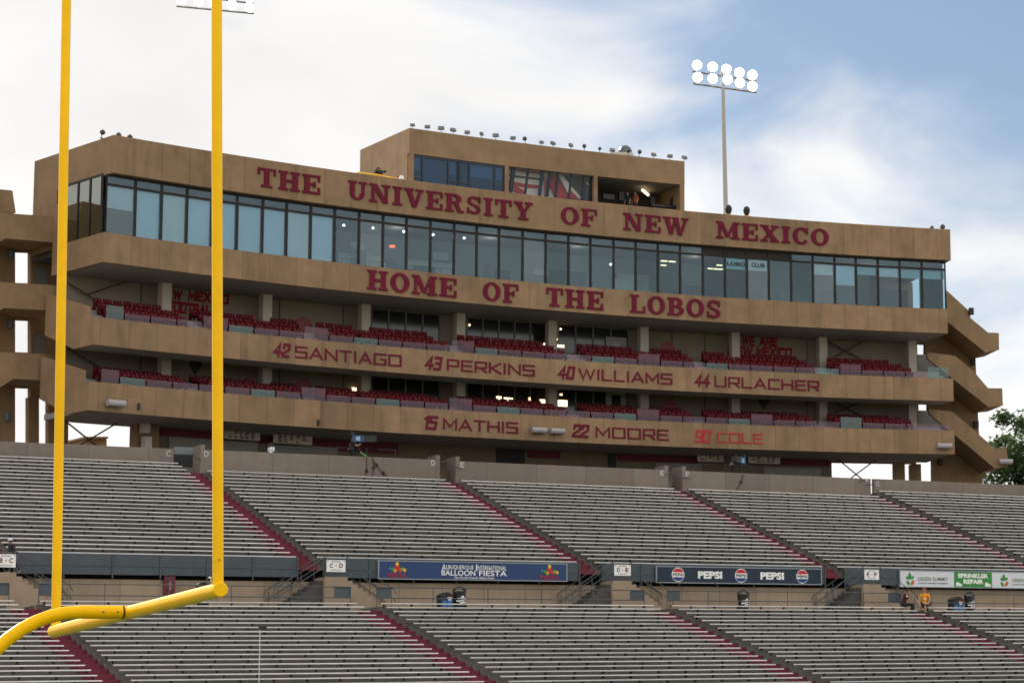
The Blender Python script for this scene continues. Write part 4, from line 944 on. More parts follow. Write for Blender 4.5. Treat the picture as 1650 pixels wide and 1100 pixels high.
for xa, xb in ((822, 828), (847, 850), (869, 874), (881, 886), (895, 899), (917, 920), (938, 943), (951, 956)):
    a, b = thx(xa, 290, PO + .3), thx(xb, 290, PO + .3); sl_ = 2.5 * (b - a) / max(xb - xa, 1)
    mb = MB(); n = 4
    P = [Fp(a + sl_, PO + .25, zw1 - .02), Fp(b + sl_, PO + .25, zw1 - .02), Fp(b - sl_, PO + .55, zfl), Fp(a - sl_, PO + .55, zfl)]
    P2 = [Fp(a + sl_, PO + .37, zw1 - .02), Fp(b + sl_, PO + .37, zw1 - .02), Fp(b - sl_, PO + .67, zfl), Fp(a - sl_, PO + .67, zfl)]
    mb.add(P + P2, [[0, 1, 2, 3], [7, 6, 5, 4], [0, 4, 5, 1], [1, 5, 6, 2], [2, 6, 7, 3], [3, 7, 4, 0]]); bpart(mb, 'raked_mullion', FRB)
a, b = thx(821, 290, PO + .3), thx(956, 300, PO + .3)
mb = MB(); mb.add([Fp(a, PO + .32, zw1 - .02), Fp(b, PO + .32, zw1 - .02), Fp(b, PO + .62, zfl), Fp(a, PO + .62, zfl)], [[0, 1, 2, 3]]); bpart(mb, 'raked_pane', glass('clear_glass', (.9, .92, .9), .0))
mb = MB(); ta, z0_ = onF(1030, 309, PO + 2.2); tb_, z1_ = onF(1046, 302.5, PO + 3.2)
mb.tube([Fp(ta, PO + 1.6, z0_), Fp(tb_, PO + 3.4, z0_ + .12)], .1, 8); bpart(mb, 'fluorescent_lamp', WARM)
# equipment shelf and monitors in the open bay
for xa, xb, y0, y1, o_ in ((972, 990, 312, 322, 1.2), (1050, 1094, 328, 336, 1.0), (998, 1012, 309, 324, 1.6), (1048, 1056, 316, 330, 2.0), (1082, 1092, 318, 332, 1.6)):
    ta, za = onF(xa, y0, PO + o_); tb_, zb_ = onF(xb, y1, PO + o_); mb = MB(); mb.boxm(fnF, (ta, tb_), (PO + o_, PO + o_ + .3), (zb_, za)); bpart(mb, 'equipment', BLACK)
mb = MB(); ta, z_ = onF(640, 272, PO); 

# ------------------------------------------------------------------ things on the press box
def floodlight_mesh():
    mb = MB(); mb.tube([(0, 0, 0), (0, 0, .38)], .035, 6); mb.lathe((0, -.05, .52), [(.08, -.16), (.2, -.1), (.24, .06), (.2, .2), (.06, .24)], 12, 0, Vector((0, -.8, .45)))
    mb.box(-.12, .12, -.12, .12, 0, .04); return mb.mesh('roof_floodlight', mat('lamp_grey', (.05, .05, .055), .5))
fm = floodlight_mesh()
mbq = MB(); mbq.tube([(0, 0, 0), (0, 0, .34)], .03, 6); mbq.sweep(lambda a, p, q: (a, p, q), [(-.2, .36), (.12, .3), (.16, .62), (-.1, .68)], -.3, .3); mbq.box(-.34, .34, -.14, -.1, .3, .36)
fm2 = mbq.mesh('roof_floodlight', mat('lamp_pale', (.16, .155, .15), .5))
for i in range(20):
    px = 663 + (1102 - 663) * i / 19; t_, z_ = onF(px, 206 + (px - 660) * .117, PO + .15)
    o = bpy.data.objects.new('roof_floodlight', rnd.choice([fm, fm2]) if i > 7 else fm2); COL.objects.link(o); o.location = Fp(t_ + rnd.uniform(-.15, .15) / RF, PO + .15, zr); o.rotation_euler = (rnd.uniform(-.12, .12), rnd.uniform(-.1, .1), -t_ + rnd.uniform(-.9, .9)); o.scale = (rnd.uniform(.5, .68),) * 3
    tag(o, f'small dark floodlight on the rooftop booth edge, {ordn(i + 1)} from the left', 'floodlight', 'floodlights along the rooftop booth')
for px, py, lab, sc_ in ((172, 217, 'faint pale floodlight at left end of the main roof', .7), (198, 218, 'faint pale floodlight on the main roof, middle of the left three', .7), (216, 221, 'faint pale floodlight on the main roof, rightmost of the left three', .7),
                     (1505, 368, 'dark floodlight left of the pair at the roof right corner', .65), (1522, 369, 'larger dark floodlight right of the pair at the roof right corner', .85)):
    t_, z_ = onF(px, py, .4); o = bpy.data.objects.new('roof_floodlight', fm); COL.objects.link(o); o.location = Fp(t_, 1.0, ZAt - .1); o.rotation_euler = (0, 0, -t_ + .5); o.scale = (sc_,) * 3
    tag(o, lab, 'floodlight', 'floodlights on the main roof')
for px, lab in ((1174, 'dark horn speaker on orange base at the foot of the light pole'), (1203, 'dark horn speaker on orange base right of the light pole')):
    t_, z_ = onF(px, 345, 1.5); b_ = Fp(t_, 1.5, ZAt - .5); r_ = thing('roof_speaker', b_, lab, 'speaker', 'speakers on the roof edge')
    mb = MB(); mb.lathe(b_, [(.28, 0), (.25, .55), (.18, .85)], 10); part(mb, 'base', mat('orange_base', (.55, .2, .05), .6), r_)
    mb = MB(); mb.lathe(b_ + Vector((0, 0, .95)), [(.1, -.1), (.2, .05), (.26, .3), (.2, .5), (.05, .6)], 12); part(mb, 'horn', DARK, r_)
# dome on the booth roof
t_, z_ = onF(1008, 246, PO + 1.2); b_ = Fp(t_, PO + 1.4, zr - .0); r_ = thing('camera_dome', b_, 'pale box with dark dome standing on the rooftop booth', 'dome')
mb = MB(); mb.box(b_.x - .95, b_.x + .6, b_.y - .5, b_.y + .5, b_.z - .2, b_.z + .45); part(mb, 'box', mat('pale_box', (.5, .48, .4), .6), r_)
mb = MB(); mb.ball(b_ + Vector((.05, 0, .45)), (.52, .45, .62), 0, 16); part(mb, 'dome', mat('smoky_dome', (.08, .09, .1), .3), r_)
# yellow roof-edge barrier left of the booth
q0 = onF(577, 274, .5); q1 = onF(640, 283, .5)
mb = MB(); mb.tube([Fp(q0[0], .6, ZAt + .14), Fp((q0[0] + q1[0]) / 2, .6, ZAt + .17), Fp(q1[0], .6, ZAt + .08)], .10, 8); mb.build('yellow_hose', mat('yellow_cloth', (.75, .42, .02), .6), label='yellow padded strip lying on the roof edge left of the booth', cat='padding')
t_, z_ = onF(648, 286, .6); mb = MB(); mb.lathe(Fp(t_, .7, ZAt), [(.16, 0), (.18, .2), (.1, .4)], 10); mb.build('roof_lamp', WHITE, label='small white lamp on the roof edge beside the booth corner', cat='lamp')
# tube lights on the lowest balcony front and right tower
def tubelight(px0, px1, py, off, lab):
    ta, z_ = onF(px0, py, off); tb_ = thx(px1, py, off); r_ = thing('tube_light', Fp(ta, off, z_), lab, 'light', 'white tube lights on the concrete')
    mb = MB(); mb.tube([Fp(ta, off - .3, z_), Fp(tb_, off - .3, z_)], .2, 12); part(mb, 'housing', mat('lamp_white', (.32, .30, .305), .5), r_)
    mb = MB(); mb.boxm(fnF, (ta + .2 * (tb_ - ta), ta + .8 * (tb_ - ta)), (off - .12, off - .003), (z_ - .08, z_ + .08)); part(mb, 'bracket', DARK, r_)
tubelight(169, 197, 649, 0, 'white tube light at left end of the lowest balcony front')
tubelight(854, 877, 693, 0, 'white tube light left of the pair before number 22')
tubelight(884, 906, 694.5, 0, 'white tube light right of the pair before number 22')
tubelight(1508, 1531, 718.5, 0, 'white tube light at right end of the lowest balcony front')
tubelight(1608, 1629, 744, 3, 'white tube light on the lowest landing of the right stair tower')
# menu boards of the concourse
def menub(xa, xb, y0, y1, lab):
    off = 4.2; ta, za = onF(xa, y0, off); tb_, zb_ = onF(xb, y1, off); zb_ = min(zb_, onF(xa, y1 - 3, off)[1])
    r_ = thing('menu_board', Fp(ta, off, zb_), lab, 'menu board', 'cream menu boards under the balcony')
    mb = MB(); mb.boxm(fnF, (ta, tb_), (off, off + .1), (zb_, za)); part(mb, 'board', CREAM, r_)
    mb = MB(); n = 5
    for i in range(n):
        for j in range(4):
            if rnd.random() < .2: continue
            x = ta + (tb_ - ta) * (.12 + .78 * i / n); y = zb_ + (za - zb_) * (.12 + .2 * j); mb.boxm(fnF, (x, x + (tb_ - ta) * rnd.uniform(.04, .11)), (off - .012, off - .002), (y, y + (za - zb_) * .12))
    part(mb, 'menu_print', INK, r_)
menub(362, 419, 688, 709, 'cream menu board just right of the right upright'); menub(441, 503, 695, 716, 'cream menu board above the man in white')
menub(1124, 1166, 726, 744, 'cream menu board left of the right camera operator'); menub(1206, 1257, 730, 747, 'cream menu board right of the right camera operator')
for i, (px, py, lab) in enumerate(((232, 684, 'pale loudspeaker box upper of two on the left column'), (234, 713, 'pale loudspeaker box lower of two on the left column'))):
    t_, z_ = onF(px, py, 3.9); r_ = thing('wall_speaker', Fp(t_, 3.9, z_), lab, 'speaker', 'loudspeaker boxes on the left column')
    hh = .55 if i == 0 else .35
    mb = MB(); mb.boxm(fnF, (t_ - .22 / RF, t_ + .22 / RF), (3.5, 4.0), (z_ - hh, z_ + hh)); part(mb, 'cabinet', mat('pale_cabinet', (.5, .44, .36), .6), r_)
    mb = MB(); mb.boxm(fnF, (t_ - .1 / RF, t_ + .1 / RF), (4.0, 4.2), (z_ - .1, z_ + .1)); part(mb, 'bracket', DARK, r_)
# maroon discs behind the seats
for px, py, rr_, lab in ((490, 524, .55, 'maroon round tabletop on upper balcony, right of the second column'), (402, 517, .5, 'maroon round tabletop on upper balcony beside the right upright'), (1076, 562, .55, 'maroon round tabletop on upper balcony near the WE ARE wall'),
                     (490, 623, .55, 'maroon round tabletop on lower balcony, right of the second column'), (402, 620, .5, 'maroon round tabletop on lower balcony beside the right upright'), (1079, 655, .55, 'maroon round tabletop on lower balcony near the WE ARE wall')):
    t_, z_ = onF(px, py, 3.5); c_ = Fp(t_, 3.5, z_); r_ = thing('round_table', c_, lab, 'table', 'maroon round tabletops on the balconies')
    ax = Vector((-sin(t_), -cos(t_), .15)); mb = MB(); mb.lathe(c_, [(rr_ - .02, -.03), (rr_, -.02), (rr_, .02), (rr_ - .02, .03)], 24, 0, ax); part(mb, 'tabletop', mat('maroon_laminate', (.13, .02, .02), .5), r_)
    mb = MB(); mb.tube([c_ + Vector((0, .1, 0)), c_ + Vector((0, .1, -1.0))], .06, 8); part(mb, 'pedestal', DARK, r_)

# red seats of the two balconies
def seat_mesh():
    mb = MB()
    mb.sweep(lambda a, p, q: (p, .12 + a, q), [(-.272, .38), (.272, .38), (.272, .87), (.25, .9), (-.25, .9), (-.272, .87)], 0, .05, 1, 0)
    mb.sweep(lambda a, p, q: (a, p, q), [(-.3, .40), (.12, .36), (.12, .42), (-.3, .46)], -.22, .22, 1, 0)
    mb.box(-.285, -.273, -.22, .16, .1, .6); mb.box(.273, .285, -.22, .16, .1, .6); mb.box(-.03, .03, .0, .1, 0, .38)
    for q in (-.12, .12): mb.box(q - .015, q + .015, .105, .118, .78, .81, 1)
    return mb.mesh('balcony_seat', [SEATD, mat('seat_bolt', (.35, .3, .3), .4)])
sm = seat_mesh()
CL = {1: [(168, 300), (335, 488), (512, 575), (582, 723), (748, 912), (945, 1117), (1142, 1312), (1345, 1470)],
      2: [(158, 290), (320, 480), (509, 700), (740, 895), (935, 1110), (1133, 1300), (1333, 1455)],
      3: [(150, 262), (305, 410), (436, 479), (509, 570), (595, 690), (737, 874), (930, 1020), (1048, 1100), (1131, 1169), (1195, 1286), (1333, 1434)]}
OFFS = {1: 1.0, 2: 1.9, 3: 2.85}
nseat = 0; rest = MB()
ms_v = [tuple(v.co) for v in sm.vertices]; ms_f = [list(p.vertices) for p in sm.polygons]; ms_m = [p.material_index for p in sm.polygons]
for k_, zt, rise, nm in (('C', ZCt, .43, 'upper'), ('D', ZDt, .28, 'lower')):
    for row in (1, 2, 3):
        cnt = 0; fl = zt - .05 + rise * (row - 1)
        for xa, xb in CL[row]:
            yy = arow((xa + xb) / 2, zt)
            a, b = thx(xa, yy, OFFS[row]), thx(xb, yy, OFFS[row]); n = max(1, int((b - a) * RF / .58))
            for i in range(n):
                q = a + (b - a) * (i + .5) / n; cnt += 1
                P = Fp(q, OFFS[row], fl)
                if nseat < 300:
                    o = bpy.data.objects.new('balcony_seat', sm); COL.objects.link(o); o.location = P; o.rotation_euler = (rnd.uniform(-.05, .02), 0, -q + rnd.uniform(-.02, .02)); nseat += 1
                    tag(o, f'red balcony seat, {ordn(cnt)} from left in the {["front", "middle", "back"][row - 1]} row of the {nm} balcony', 'seat', f'red seats on the press box balconies')
                else:
                    c_, s_ = cos(-q), sin(-q); base = len(rest.v)
                    rest.v += [(P.x + x * c_ - y * s_, P.y + x * s_ + y * c_, P.z + z) for x, y, z in ms_v]
                    for fc, mi in zip(ms_f, ms_m): rest.f.append([base + j for j in fc]); rest.m.append(mi)
rest.build('balcony_seats', [SEATD, MATS['seat_bolt']], label='remaining dark red seats massed along the lower balcony', cat='seats', kind='stuff')
print('seats', nseat)

# ------------------------------------------------------------------ stair towers
def pprism(pts, o0, o1, sub=1):
    mb = MB(); q = [onF(x, y, o0) for x, y in pts]; n = len(q)
    vs = [Fp(t_, o0, z_) for t_, z_ in q] + [Fp(t_, o1, z_) for t_, z_ in q]
    mb.add(vs, [list(range(n)), list(range(n, 2 * n))[::-1]] + [[i, (i + 1) % n, n + (i + 1) % n, n + i] for i in range(n)], 0, [(t_ * US, z_) for t_, z_ in q] * 2)
    return mb
rt = thing('stair_tower', Fp(thx(1560, 700, 5), 5, -ZC), 'tan concrete stair tower with stepped parapets at the right end of the press box', 'stair tower')
part(pprism([(1524.5, 467), (1563.6, 502.7), (1563.6, 512), (1592, 535.5), (1609.5, 536.4), (1610, 563), (1588, 567.6), (1527.5, 519)], 3, 3.3), 'parapet', CONCP, rt)
part(pprism([(1527.5, 513), (1588, 562), (1610, 558), (1610, 562.7), (1588, 567.4), (1527.5, 518.8)], 3.302, 6.9), 'stair_flight', CONCP, rt)
part(pprism([(1500, 568), (1539, 573), (1570, 599), (1592, 625), (1615, 625.3), (1616, 653), (1592.7, 655.5), (1494, 577), (1494, 569.5)], 3, 3.3), 'parapet', CONCP, rt)
part(pprism([(1522, 592), (1592.7, 649), (1616, 647), (1616, 652.8), (1592.7, 655.2), (1523, 600)], 3.302, 6.9), 'stair_flight', CONCP, rt)
part(pprism([(1497, 658.5), (1535, 663), (1575.5, 698), (1603, 722), (1622, 722), (1624, 750), (1603, 754), (1497, 666)], 3, 3.3), 'parapet', CONCP, rt)
part(pprism([(1522, 684), (1603, 748), (1624, 745), (1624, 749.8), (1603, 753.8), (1523, 690)], 3.302, 6.9), 'stair_flight', CONCP, rt)
part(pprism([(1491, 530), (1535, 510), (1571, 560), (1573, 600), (1577, 690), (1583, 762), (1585, 830), (1503, 830), (1502, 735), (1500, 700), (1495, 664), (1495, 640), (1490, 580)], 6.91, 7.3), 'tower_wall', CONCP, rt)
for px, py, off in ((1514, 744, 6.85), (1564, 502, 2.9), (1567, 583, 6.85), (1572, 684, 6.85)):
    t_, z_ = onF(px, py, off); mb = MB(); mb.boxm(fnF, (t_ - .16 / RF, t_ + .16 / RF), (off - .28, off), (z_ - .26, z_ + .26)); part(mb, 'wall_lamp', DARK, rt)
lt = thing('stair_tower', Fp(thx(30, 600, 5), 6, -ZC), 'tan concrete stair tower with level parapets and doorways at the left end', 'stair tower')
LO_ = 6.0
for pts in ([(-70, 335), (0, 342.5), (97, 350), (97, 391.5), (9.5, 384), (0, 389), (-70, 430)], [(-70, 448), (0, 454), (97, 460), (97, 501), (6.5, 496), (0, 499.5), (-70, 540)], [(-70, 562), (0, 567), (97, 571.5), (97, 614), (22, 610), (0, 624), (-70, 665)]):
    part(pprism(pts, LO_, LO_ + .3), 'parapet', CONCP, lt)
    part(pprism([(pts[3][0], pts[3][1] - 6), (pts[4][0], pts[4][1] - 6), (pts[4][0], pts[4][1] - .3), (pts[3][0], pts[3][1] - .3)], LO_ + .302, LO_ + 3.6), 'landing_slab', CONCP, lt)
part(pprism([(-70, 300), (0, 305), (20, 307), (25.5, 343), (-70, 340)], LO_ + 1, LO_ + 3.5), 'parapet', CONCP, lt)
LW = LO_ + 3.6
def lwall(x0, y0, x1, y1, nm='tower_wall', M=CONCP, o=LW, d=.4):
    part(pprism([(x0, y0), (x1, y0 + (x1 - x0) * .04), (x1, y1 + (x1 - x0) * .04), (x0, y1)], o, o + d), nm, M, lt)
for x0, x1, y0, y1 in ((-70, 24.5, 384, 850), (49.5, 110, 384, 640), (46, 63, 640, 860), (78, 110, 640, 860), (24.5, 49.5, 395, 405.5), (24.5, 49.5, 455.5, 515), (22.5, 48, 567, 624)): lwall(x0, y0, x1, y1)
for x0, y0, x1, y1 in ((58, 432, 75.5, 462), (56, 540, 73, 575), (60, 326, 76, 352)): lwall(x0, y0, x1, y1, 'door', mat('grey_door', (.16, .175, .175), .6, .05, 2), LW - .08, .06)
for px, py in ((16, 410), (14, 523), (10, 672)):
    t_, z_ = onF(px, py, LW); mb = MB(); mb.lathe(Fp(t_, LW - .15, z_), [(.1, -.28), (.16, -.2), (.16, .2), (.1, .28)], 10); part(mb, 'wall_lamp', mat('blue_grey_lamp', (.09, .12, .14), .4), lt)
# far rooftop block seen through the left open bay
r_ = thing('rooftop_block', Fp(thx(155, 712, 30), 30, 18), 'orange-lit tan block behind the left open bay', 'building')
part(pprism([(139, 706), (172, 706), (172, 760), (139, 760)], 30, 33), 'wall', CONCP, r_); part(pprism([(136, 703), (174.5, 703), (174.5, 706), (136, 706)], 29.7, 33.3), 'cap', CONCP, r_)

# ------------------------------------------------------------------ goal posts
def at_depth(px, py, Y):
    d = ray(px, py); k = Y / d.y; return Vector((d.x * k, Y, d.z * k + ZC))
G1 = at_depth(353, 950, 23.5); G2 = at_depth(88.5, 1016.3, 23.5 * 1.195)
gd = (G2 - G1).normalized()
goal = thing('goal_post', Vector((0, 0, 0)) + (G1 + G2) / 2 - Vector((0, 0, (G1.z + G2.z) / 2)), 'bright yellow football goal with gooseneck support and two tall uprights', 'goal post')
mb = MB(); mb.lathe(G1 - gd * .05, [(.062, 0), (.071, .009), (.071, (G2 - G1).length + .09), (.062, (G2 - G1).length + .1)], 32, 0, gd); part(mb, 'crossbar', YEL, goal, True)
for p_, r_, e in ((G1 + gd * .03, .050, 0), (G2 - gd * .04, .0515, 1)):
    mb = MB(); mb.lathe(p_, [(r_, .04), (r_, 9.2), (r_ * .8, 9.22)], 32, 0, Vector((-.0255 if not e else -.0165, 0, 1)))
    u_ = part(mb, 'upright', YEL, goal, True)
    b = MB(); b.lathe(p_ + Vector((0, 0, .045)), [(r_ + .004, 0), (r_ + .004, .03)], 24); o = b.build('weld_collar', YEL); attach(o, u_)
    n_ = -Vector((p_.x, p_.y, 0)).normalized(); b = MB(); b.lathe(p_ + Vector((0, 0, .285 if not e else .2)) + n_ * (r_ - .002) + Vector((.006, 0, 0)), [(.009, 0), (.009, .008), (.005, .012)], 10, 0, n_); o = b.build('bolt', mat('bolt_steel', (.2, .18, .15), .4, metal=.6)); attach(o, u_)
Mid = G1 + (G2 - G1) * .497
gp = [Mid - T * .02, Mid - T * .1, Mid - T * .35, Mid - T * .5]
for i in range(1, 15):
    a = pi / 2 * i / 14; gp.append(Mid - T * (.5 + 1.3 * sin(a)) + Vector((0, 0, -1.76 * (1 - cos(a)))))
gp.append(Vector((gp[-1].x, gp[-1].y, -.05)))
mb = MB(); mb.tube(gp, .068, 28); go_ = part(mb, 'gooseneck', YEL, goal, True)
mb = MB(); mb.lathe(Mid - T * .088, [(.0685, -.0), (.0705, .004), (.0705, .014), (.0685, .018)], 28, 0, T); part(mb, 'dark_collar', mat('dark_collar', (.06, .035, .01), .6), goal)
for q in (.125, .27):
    p_ = Mid - T * q; n_ = -Vector((p_.x, p_.y, .0)).normalized(); b = MB(); b.lathe(p_ + n_ * .066, [(.011, 0), (.011, .01), (.006, .014)], 10, 0, n_); o = b.build('bolt', MATS['bolt_steel']); attach(o, go_)
p_ = at_depth(338.5, 930, 23.5); mb = MB(); mb.ball(p_, (.018, .012, .01)); mb.tube([p_ + Vector((.005, 0, 0)), p_ + Vector((.012, 0, -.04))], .004, 6); part(mb, 'rope_cleat', WHITE, goal)

# thin pole on the sideline
s_, z_ = onS(419, 1014, 55); mb = MB()
t_ = thing('slim_pole', S(s_, 55, -ZC), 'slim white pole with small dark sensor on top before the lower benches', 'pole')
mb.tube([S(s_, 55, -ZC), S(s_, 55, z_)], .02, 8); part(mb, 'shaft', mat('pole_white', (.5, .49, .47), .5), t_)
mb = MB(); p_ = S(s_ + .12, 55, z_ + .05); mb.box(p_.x - .16, p_.x + .12, p_.y - .06, p_.y + .06, p_.z - .05, p_.z + .07); mb.tube([S(s_, 55, z_), p_], .02, 6); part(mb, 'sensor', BLACK, t_)

# ------------------------------------------------------------------ people
def person(loc, yaw, J, mats, label, scale=1., short=True, group=None, hat=None, shorts=False, extra=None):
    """J: joint positions (x to the person's right, y forward, z up). One remeshed body; hat or hair as a child."""
    C = []
    def cap(a, b, ra, rb, m): C.append((Vector(a), Vector(b), ra, rb, m))
    hp, ch, hd = Vector(J['hip']), Vector(J['chest']), Vector(J['head'])
    up_ = (ch - hp).normalized()
    cap(hp, hp + (ch - hp) * .5, .135, .13, 1); cap(hp + (ch - hp) * .45, ch, .13, .135, 1)
    neck = ch + (hd - ch) * .55
    cap(ch + (hd - ch) * .25, neck, .06, .052, 0)
    cap(hd + Vector((0, .0, -.02)), hd + Vector((0, 0, .03)), .088, .094, 0); cap(hd + Vector((0, .035, -.05)), hd + Vector((0, .045, -.055)), .055, .05, 0)
    cap(hd + Vector((0, .085, -.005)), hd + Vector((0, .112, -.02)), .014, .014, 0)
    for sgn in (-1, 1): cap(hd + Vector((sgn * .09, -.01, 0)), hd + Vector((sgn * .095, -.015, .015)), .018, .016, 0)
    for k_, sg in (('L', -1), ('R', 1)):
        sh = Vector(J['sh' + k_]); el = Vector(J['el' + k_]); ha = Vector(J['ha' + k_])
        cap(ch + Vector((sg * .05, 0, -.02)), sh, .1, .07, 1)
        mid = sh + (el - sh) * .6
        cap(sh, mid, .062, .054, 1); cap(mid, el, .048 if short else .052, .042, 0 if short else 1)
        wr = el + (ha - el) * .82
        cap(el, wr, .042, .03, 0 if short else 1); cap(wr, ha, .036, .034, 0)
        fd = (ha - el).normalized(); sd_ = fd.cross(Vector((0, 0, 1)));
        sd_ = sd_.normalized() if sd_.length > .1 else Vector((1, 0, 0)); dn = Vector((0, 0, -1))
        for i, ln in enumerate((.07, .08, .075, .06)):
            b0 = ha + sd_ * (-.03 + .02 * i) + fd * .025; b1 = b0 + fd * ln * .6 + dn * .012; cap(b0, b1, .011, .0105, 0); cap(b1, b1 + fd * ln * .3 + dn * .03, .0105, .0095, 0)
        cap(ha - sd_ * .03 * sg, ha - sd_ * .055 * sg + fd * .04, .013, .011, 0)
        hj = hp + Vector((sg * .09, 0, -.02)); kn = Vector(J['kn' + k_]); an = Vector(J['an' + k_])
        cap(hp, hj, .13, .115, 2); cap(hj, kn, .1, .066, 2); mk = kn + (an - kn) * (.12 if shorts else 1)
        if shorts:
            cap(kn, mk, .062, .06, 2); cap(mk, an, .056, .04, 0)
        else: cap(kn, an, .066, .05, 2)
        to = Vector(J['to' + k_]); cap(an + (to - an) * -.15 + Vector((0, 0, -.03)), to, .045, .036, 3)
    mb = MB()
    for a, b, ra, rb, mm_ in C:
        L_ = (b - a).length; n = max(2, int(L_ / (min(ra, rb) * .5)) + 1)
        for i in range(n):
            q = i / (n - 1); mb.ball(a + (b - a) * q, ra + (rb - ra) * q, 0, 10)
    o = bpy.data.objects.new('person', mb.mesh('person', mats)); COL.objects.link(o)
    md = o.modifiers.new('r', 'REMESH'); md.mode = 'VOXEL'; md.voxel_size = .016
    dg = bpy.context.evaluated_depsgraph_get(); me = bpy.data.meshes.new_from_object(o.evaluated_get(dg)); o.modifiers.clear()
    me.materials.clear()
    for M in mats: me.materials.append(M)
    idx = []
    for p in me.polygons:
        c = p.center; best = 9; bm_ = 0
        for a, b, ra, rb, mm_ in C:
            ab = b - a; q = max(0, min(1, (c - a).dot(ab) / max(ab.length_squared, 1e-9))); d_ = (c - a - ab * q).length - (ra + (rb - ra) * q)
            if d_ < best: best = d_; bm_ = mm_
        idx.append(bm_)
    me.polygons.foreach_set('material_index', idx)
    for p in me.polygons: p.use_smooth = True
    o.data = me; o.location = loc; o.rotation_euler = (0, 0, yaw); o.scale = (scale,) * 3
    tag(o, label, 'person', group)
    def child(mb_, nm, M):
        c = mb_.build(nm, M, None, True); c.parent = o
    h = hat or ('hair', (.02, .013, .01))
    hm = mat(h[0] + '_%d' % (hash(h[1]) % 997), h[1], .8)
    mb = MB()
    if h[0] == 'hair':
        mb.ball(hd + Vector((0, -.018, .035)), (.102, .108, .098), 0, 14); child(mb, 'hair', hm)
    else:
        mb.lathe(hd + Vector((0, -.005, .04)), [(.107, 0), (.108, .03), (.09, .07), (.05, .095), (.01, .1)], 16)
        mb.sweep(lambda a, p, q: (hd.x + p, hd.y + q, hd.z + .045 + a), [(-.085, .07), (.085, .07), (.07, .16), (0, .19), (-.07, .16)], 0, .012); child(mb, 'cap', hm)
        mb = MB(); mb.ball(hd + Vector((0, -.03, -.01)), (.096, .085, .07), 0, 12); child(mb, 'hair', mat('dark_hair', (.02, .013, .01), .8))
    for sgn in (-1, 1):
        mb = MB(); mb.ball(hd + Vector((sgn * .034, .088, .005)), .011, 0, 6); child(mb, 'eye', INK)
    if extra:
        for c_, r_, nm, M in extra: mb = MB(); mb.ball(c_, r_, 0, 10); child(mb, nm, M)
    return o
def cloth(n, c): return mat('cloth_' + n, c, .85, .08, 8)
STAND_J = dict(hip=(0, 0, .93), chest=(0, 0, 1.36), head=(0, .03, 1.62), shL=(-.19, 0, 1.40), shR=(.19, 0, 1.40), elL=(-.25, .02, 1.12), elR=(.25, .02, 1.12), haL=(-.25, .12, .88), haR=(.25, .12, .88),
               knL=(-.1, .02, .5), knR=(.1, .02, .5), anL=(-.1, 0, .09), anR=(.1, 0, .09), toL=(-.12, .16, .04), toR=(.12, .16, .04))
SHOE = cloth('black_shoe', (.012, .012, .012)); BLK = cloth('black', (.014, .014, .016)); MRN = cloth('maroon', (.055, .008, .012))
# two seated men at the top of aisle E/F
def chair(loc, yaw, lab):
    r_ = thing('folding_chair', loc, lab, 'chair', 'folding chairs at the aisle top')
    Mx = Matrix.Translation(loc) @ Matrix.Rotation(yaw, 4, 'Z'); g = lambda x, y, z: Mx @ Vector((x, y, z))
    CM = mat('chair_brown', (.06, .045, .035), .5)
    mb = MB(); mb.boxm(lambda a, p, q: g(a, p, q), (-.21, .21), (-.2, .2), (.44, .47)); part(mb, 'seat', CM, r_)
    mb = MB(); mb.boxm(lambda a, p, q: g(a, p, q), (-.2, .2), (-.27, -.25), (.68, .88)); part(mb, 'backrest', CM, r_)
    for sx in (-.22, .22):
        mb = MB(); mb.tube([g(sx, -.29, .9), g(sx, -.2, .46), g(sx, .2, .0)], .013, 6); part(mb, 'leg', RAIL, r_)
        mb = MB(); mb.tube([g(sx, .17, .44), g(sx, -.24, .0)], .013, 6); part(mb, 'leg', RAIL, r_)
fx, fz = onS(1470, 986.5, 27.35)
fz = WZ - .27
pl_ = lambda px, r, z: S(xs(px, 980, r), r, z)
ca = pl_(1457, 27.3, fz); ya = radians(-84)
person(ca, ya, dict(hip=(0, -.05, .55), chest=(0, .10, .97), head=(.0, .24, 1.2), shL=(-.19, .12, 1.0), shR=(.19, .12, 1.0), elL=(-.2, .28, .76), elR=(.2, .28, .76), haL=(-.05, .48, .66), haR=(.05, .48, .66),
       knL=(-.17, .42, .52), knR=(.17, .45, .52), anL=(-.17, .36, .09), anR=(.17, .46, .09), toL=(-.18, .52, .04), toR=(.18, .62, .04)), [SKIN, MRN, BLK, SHOE], 'seated man in maroon polo and black trousers leaning forward with hands clasped', 1.12, True, None, ('cap', (.03, .008, .01)),
       extra=[((.245, .14, .94), (.02, .05, .05), 'sleeve_patch', WHITE)])
chair(ca, ya, 'brown folding chair under the man in maroon')
cb_ = pl_(1490, 27.3, fz); yb = radians(168)
person(cb_, yb, dict(hip=(0, -.05, .55), chest=(0, -.08, 1.0), head=(.02, -.03, 1.27), shL=(-.2, -.08, 1.04), shR=(.2, -.08, 1.04), elL=(-.3, -.02, .78), elR=(.3, .0, .78), haL=(-.27, .2, .66), haR=(.25, .18, .62),
       knL=(-.12, .40, .56), knR=(.06, .40, .6), anL=(-.16, .42, .1), anR=(-.38, .46, .52), toL=(-.2, .58, .04), toR=(-.5, .58, .56)), [SKIN, cloth('amber', (.72, .27, .012)), BLK, SHOE], 'seated man in amber shirt and red cap with legs crossed', 1.12, True, None, ('cap', (.35, .02, .02)), True,
       extra=[((-.05, .07, .82), (.05, .02, .05), 'badge', WHITE)])
chair(cb_, yb, 'brown folding chair under the man in amber')
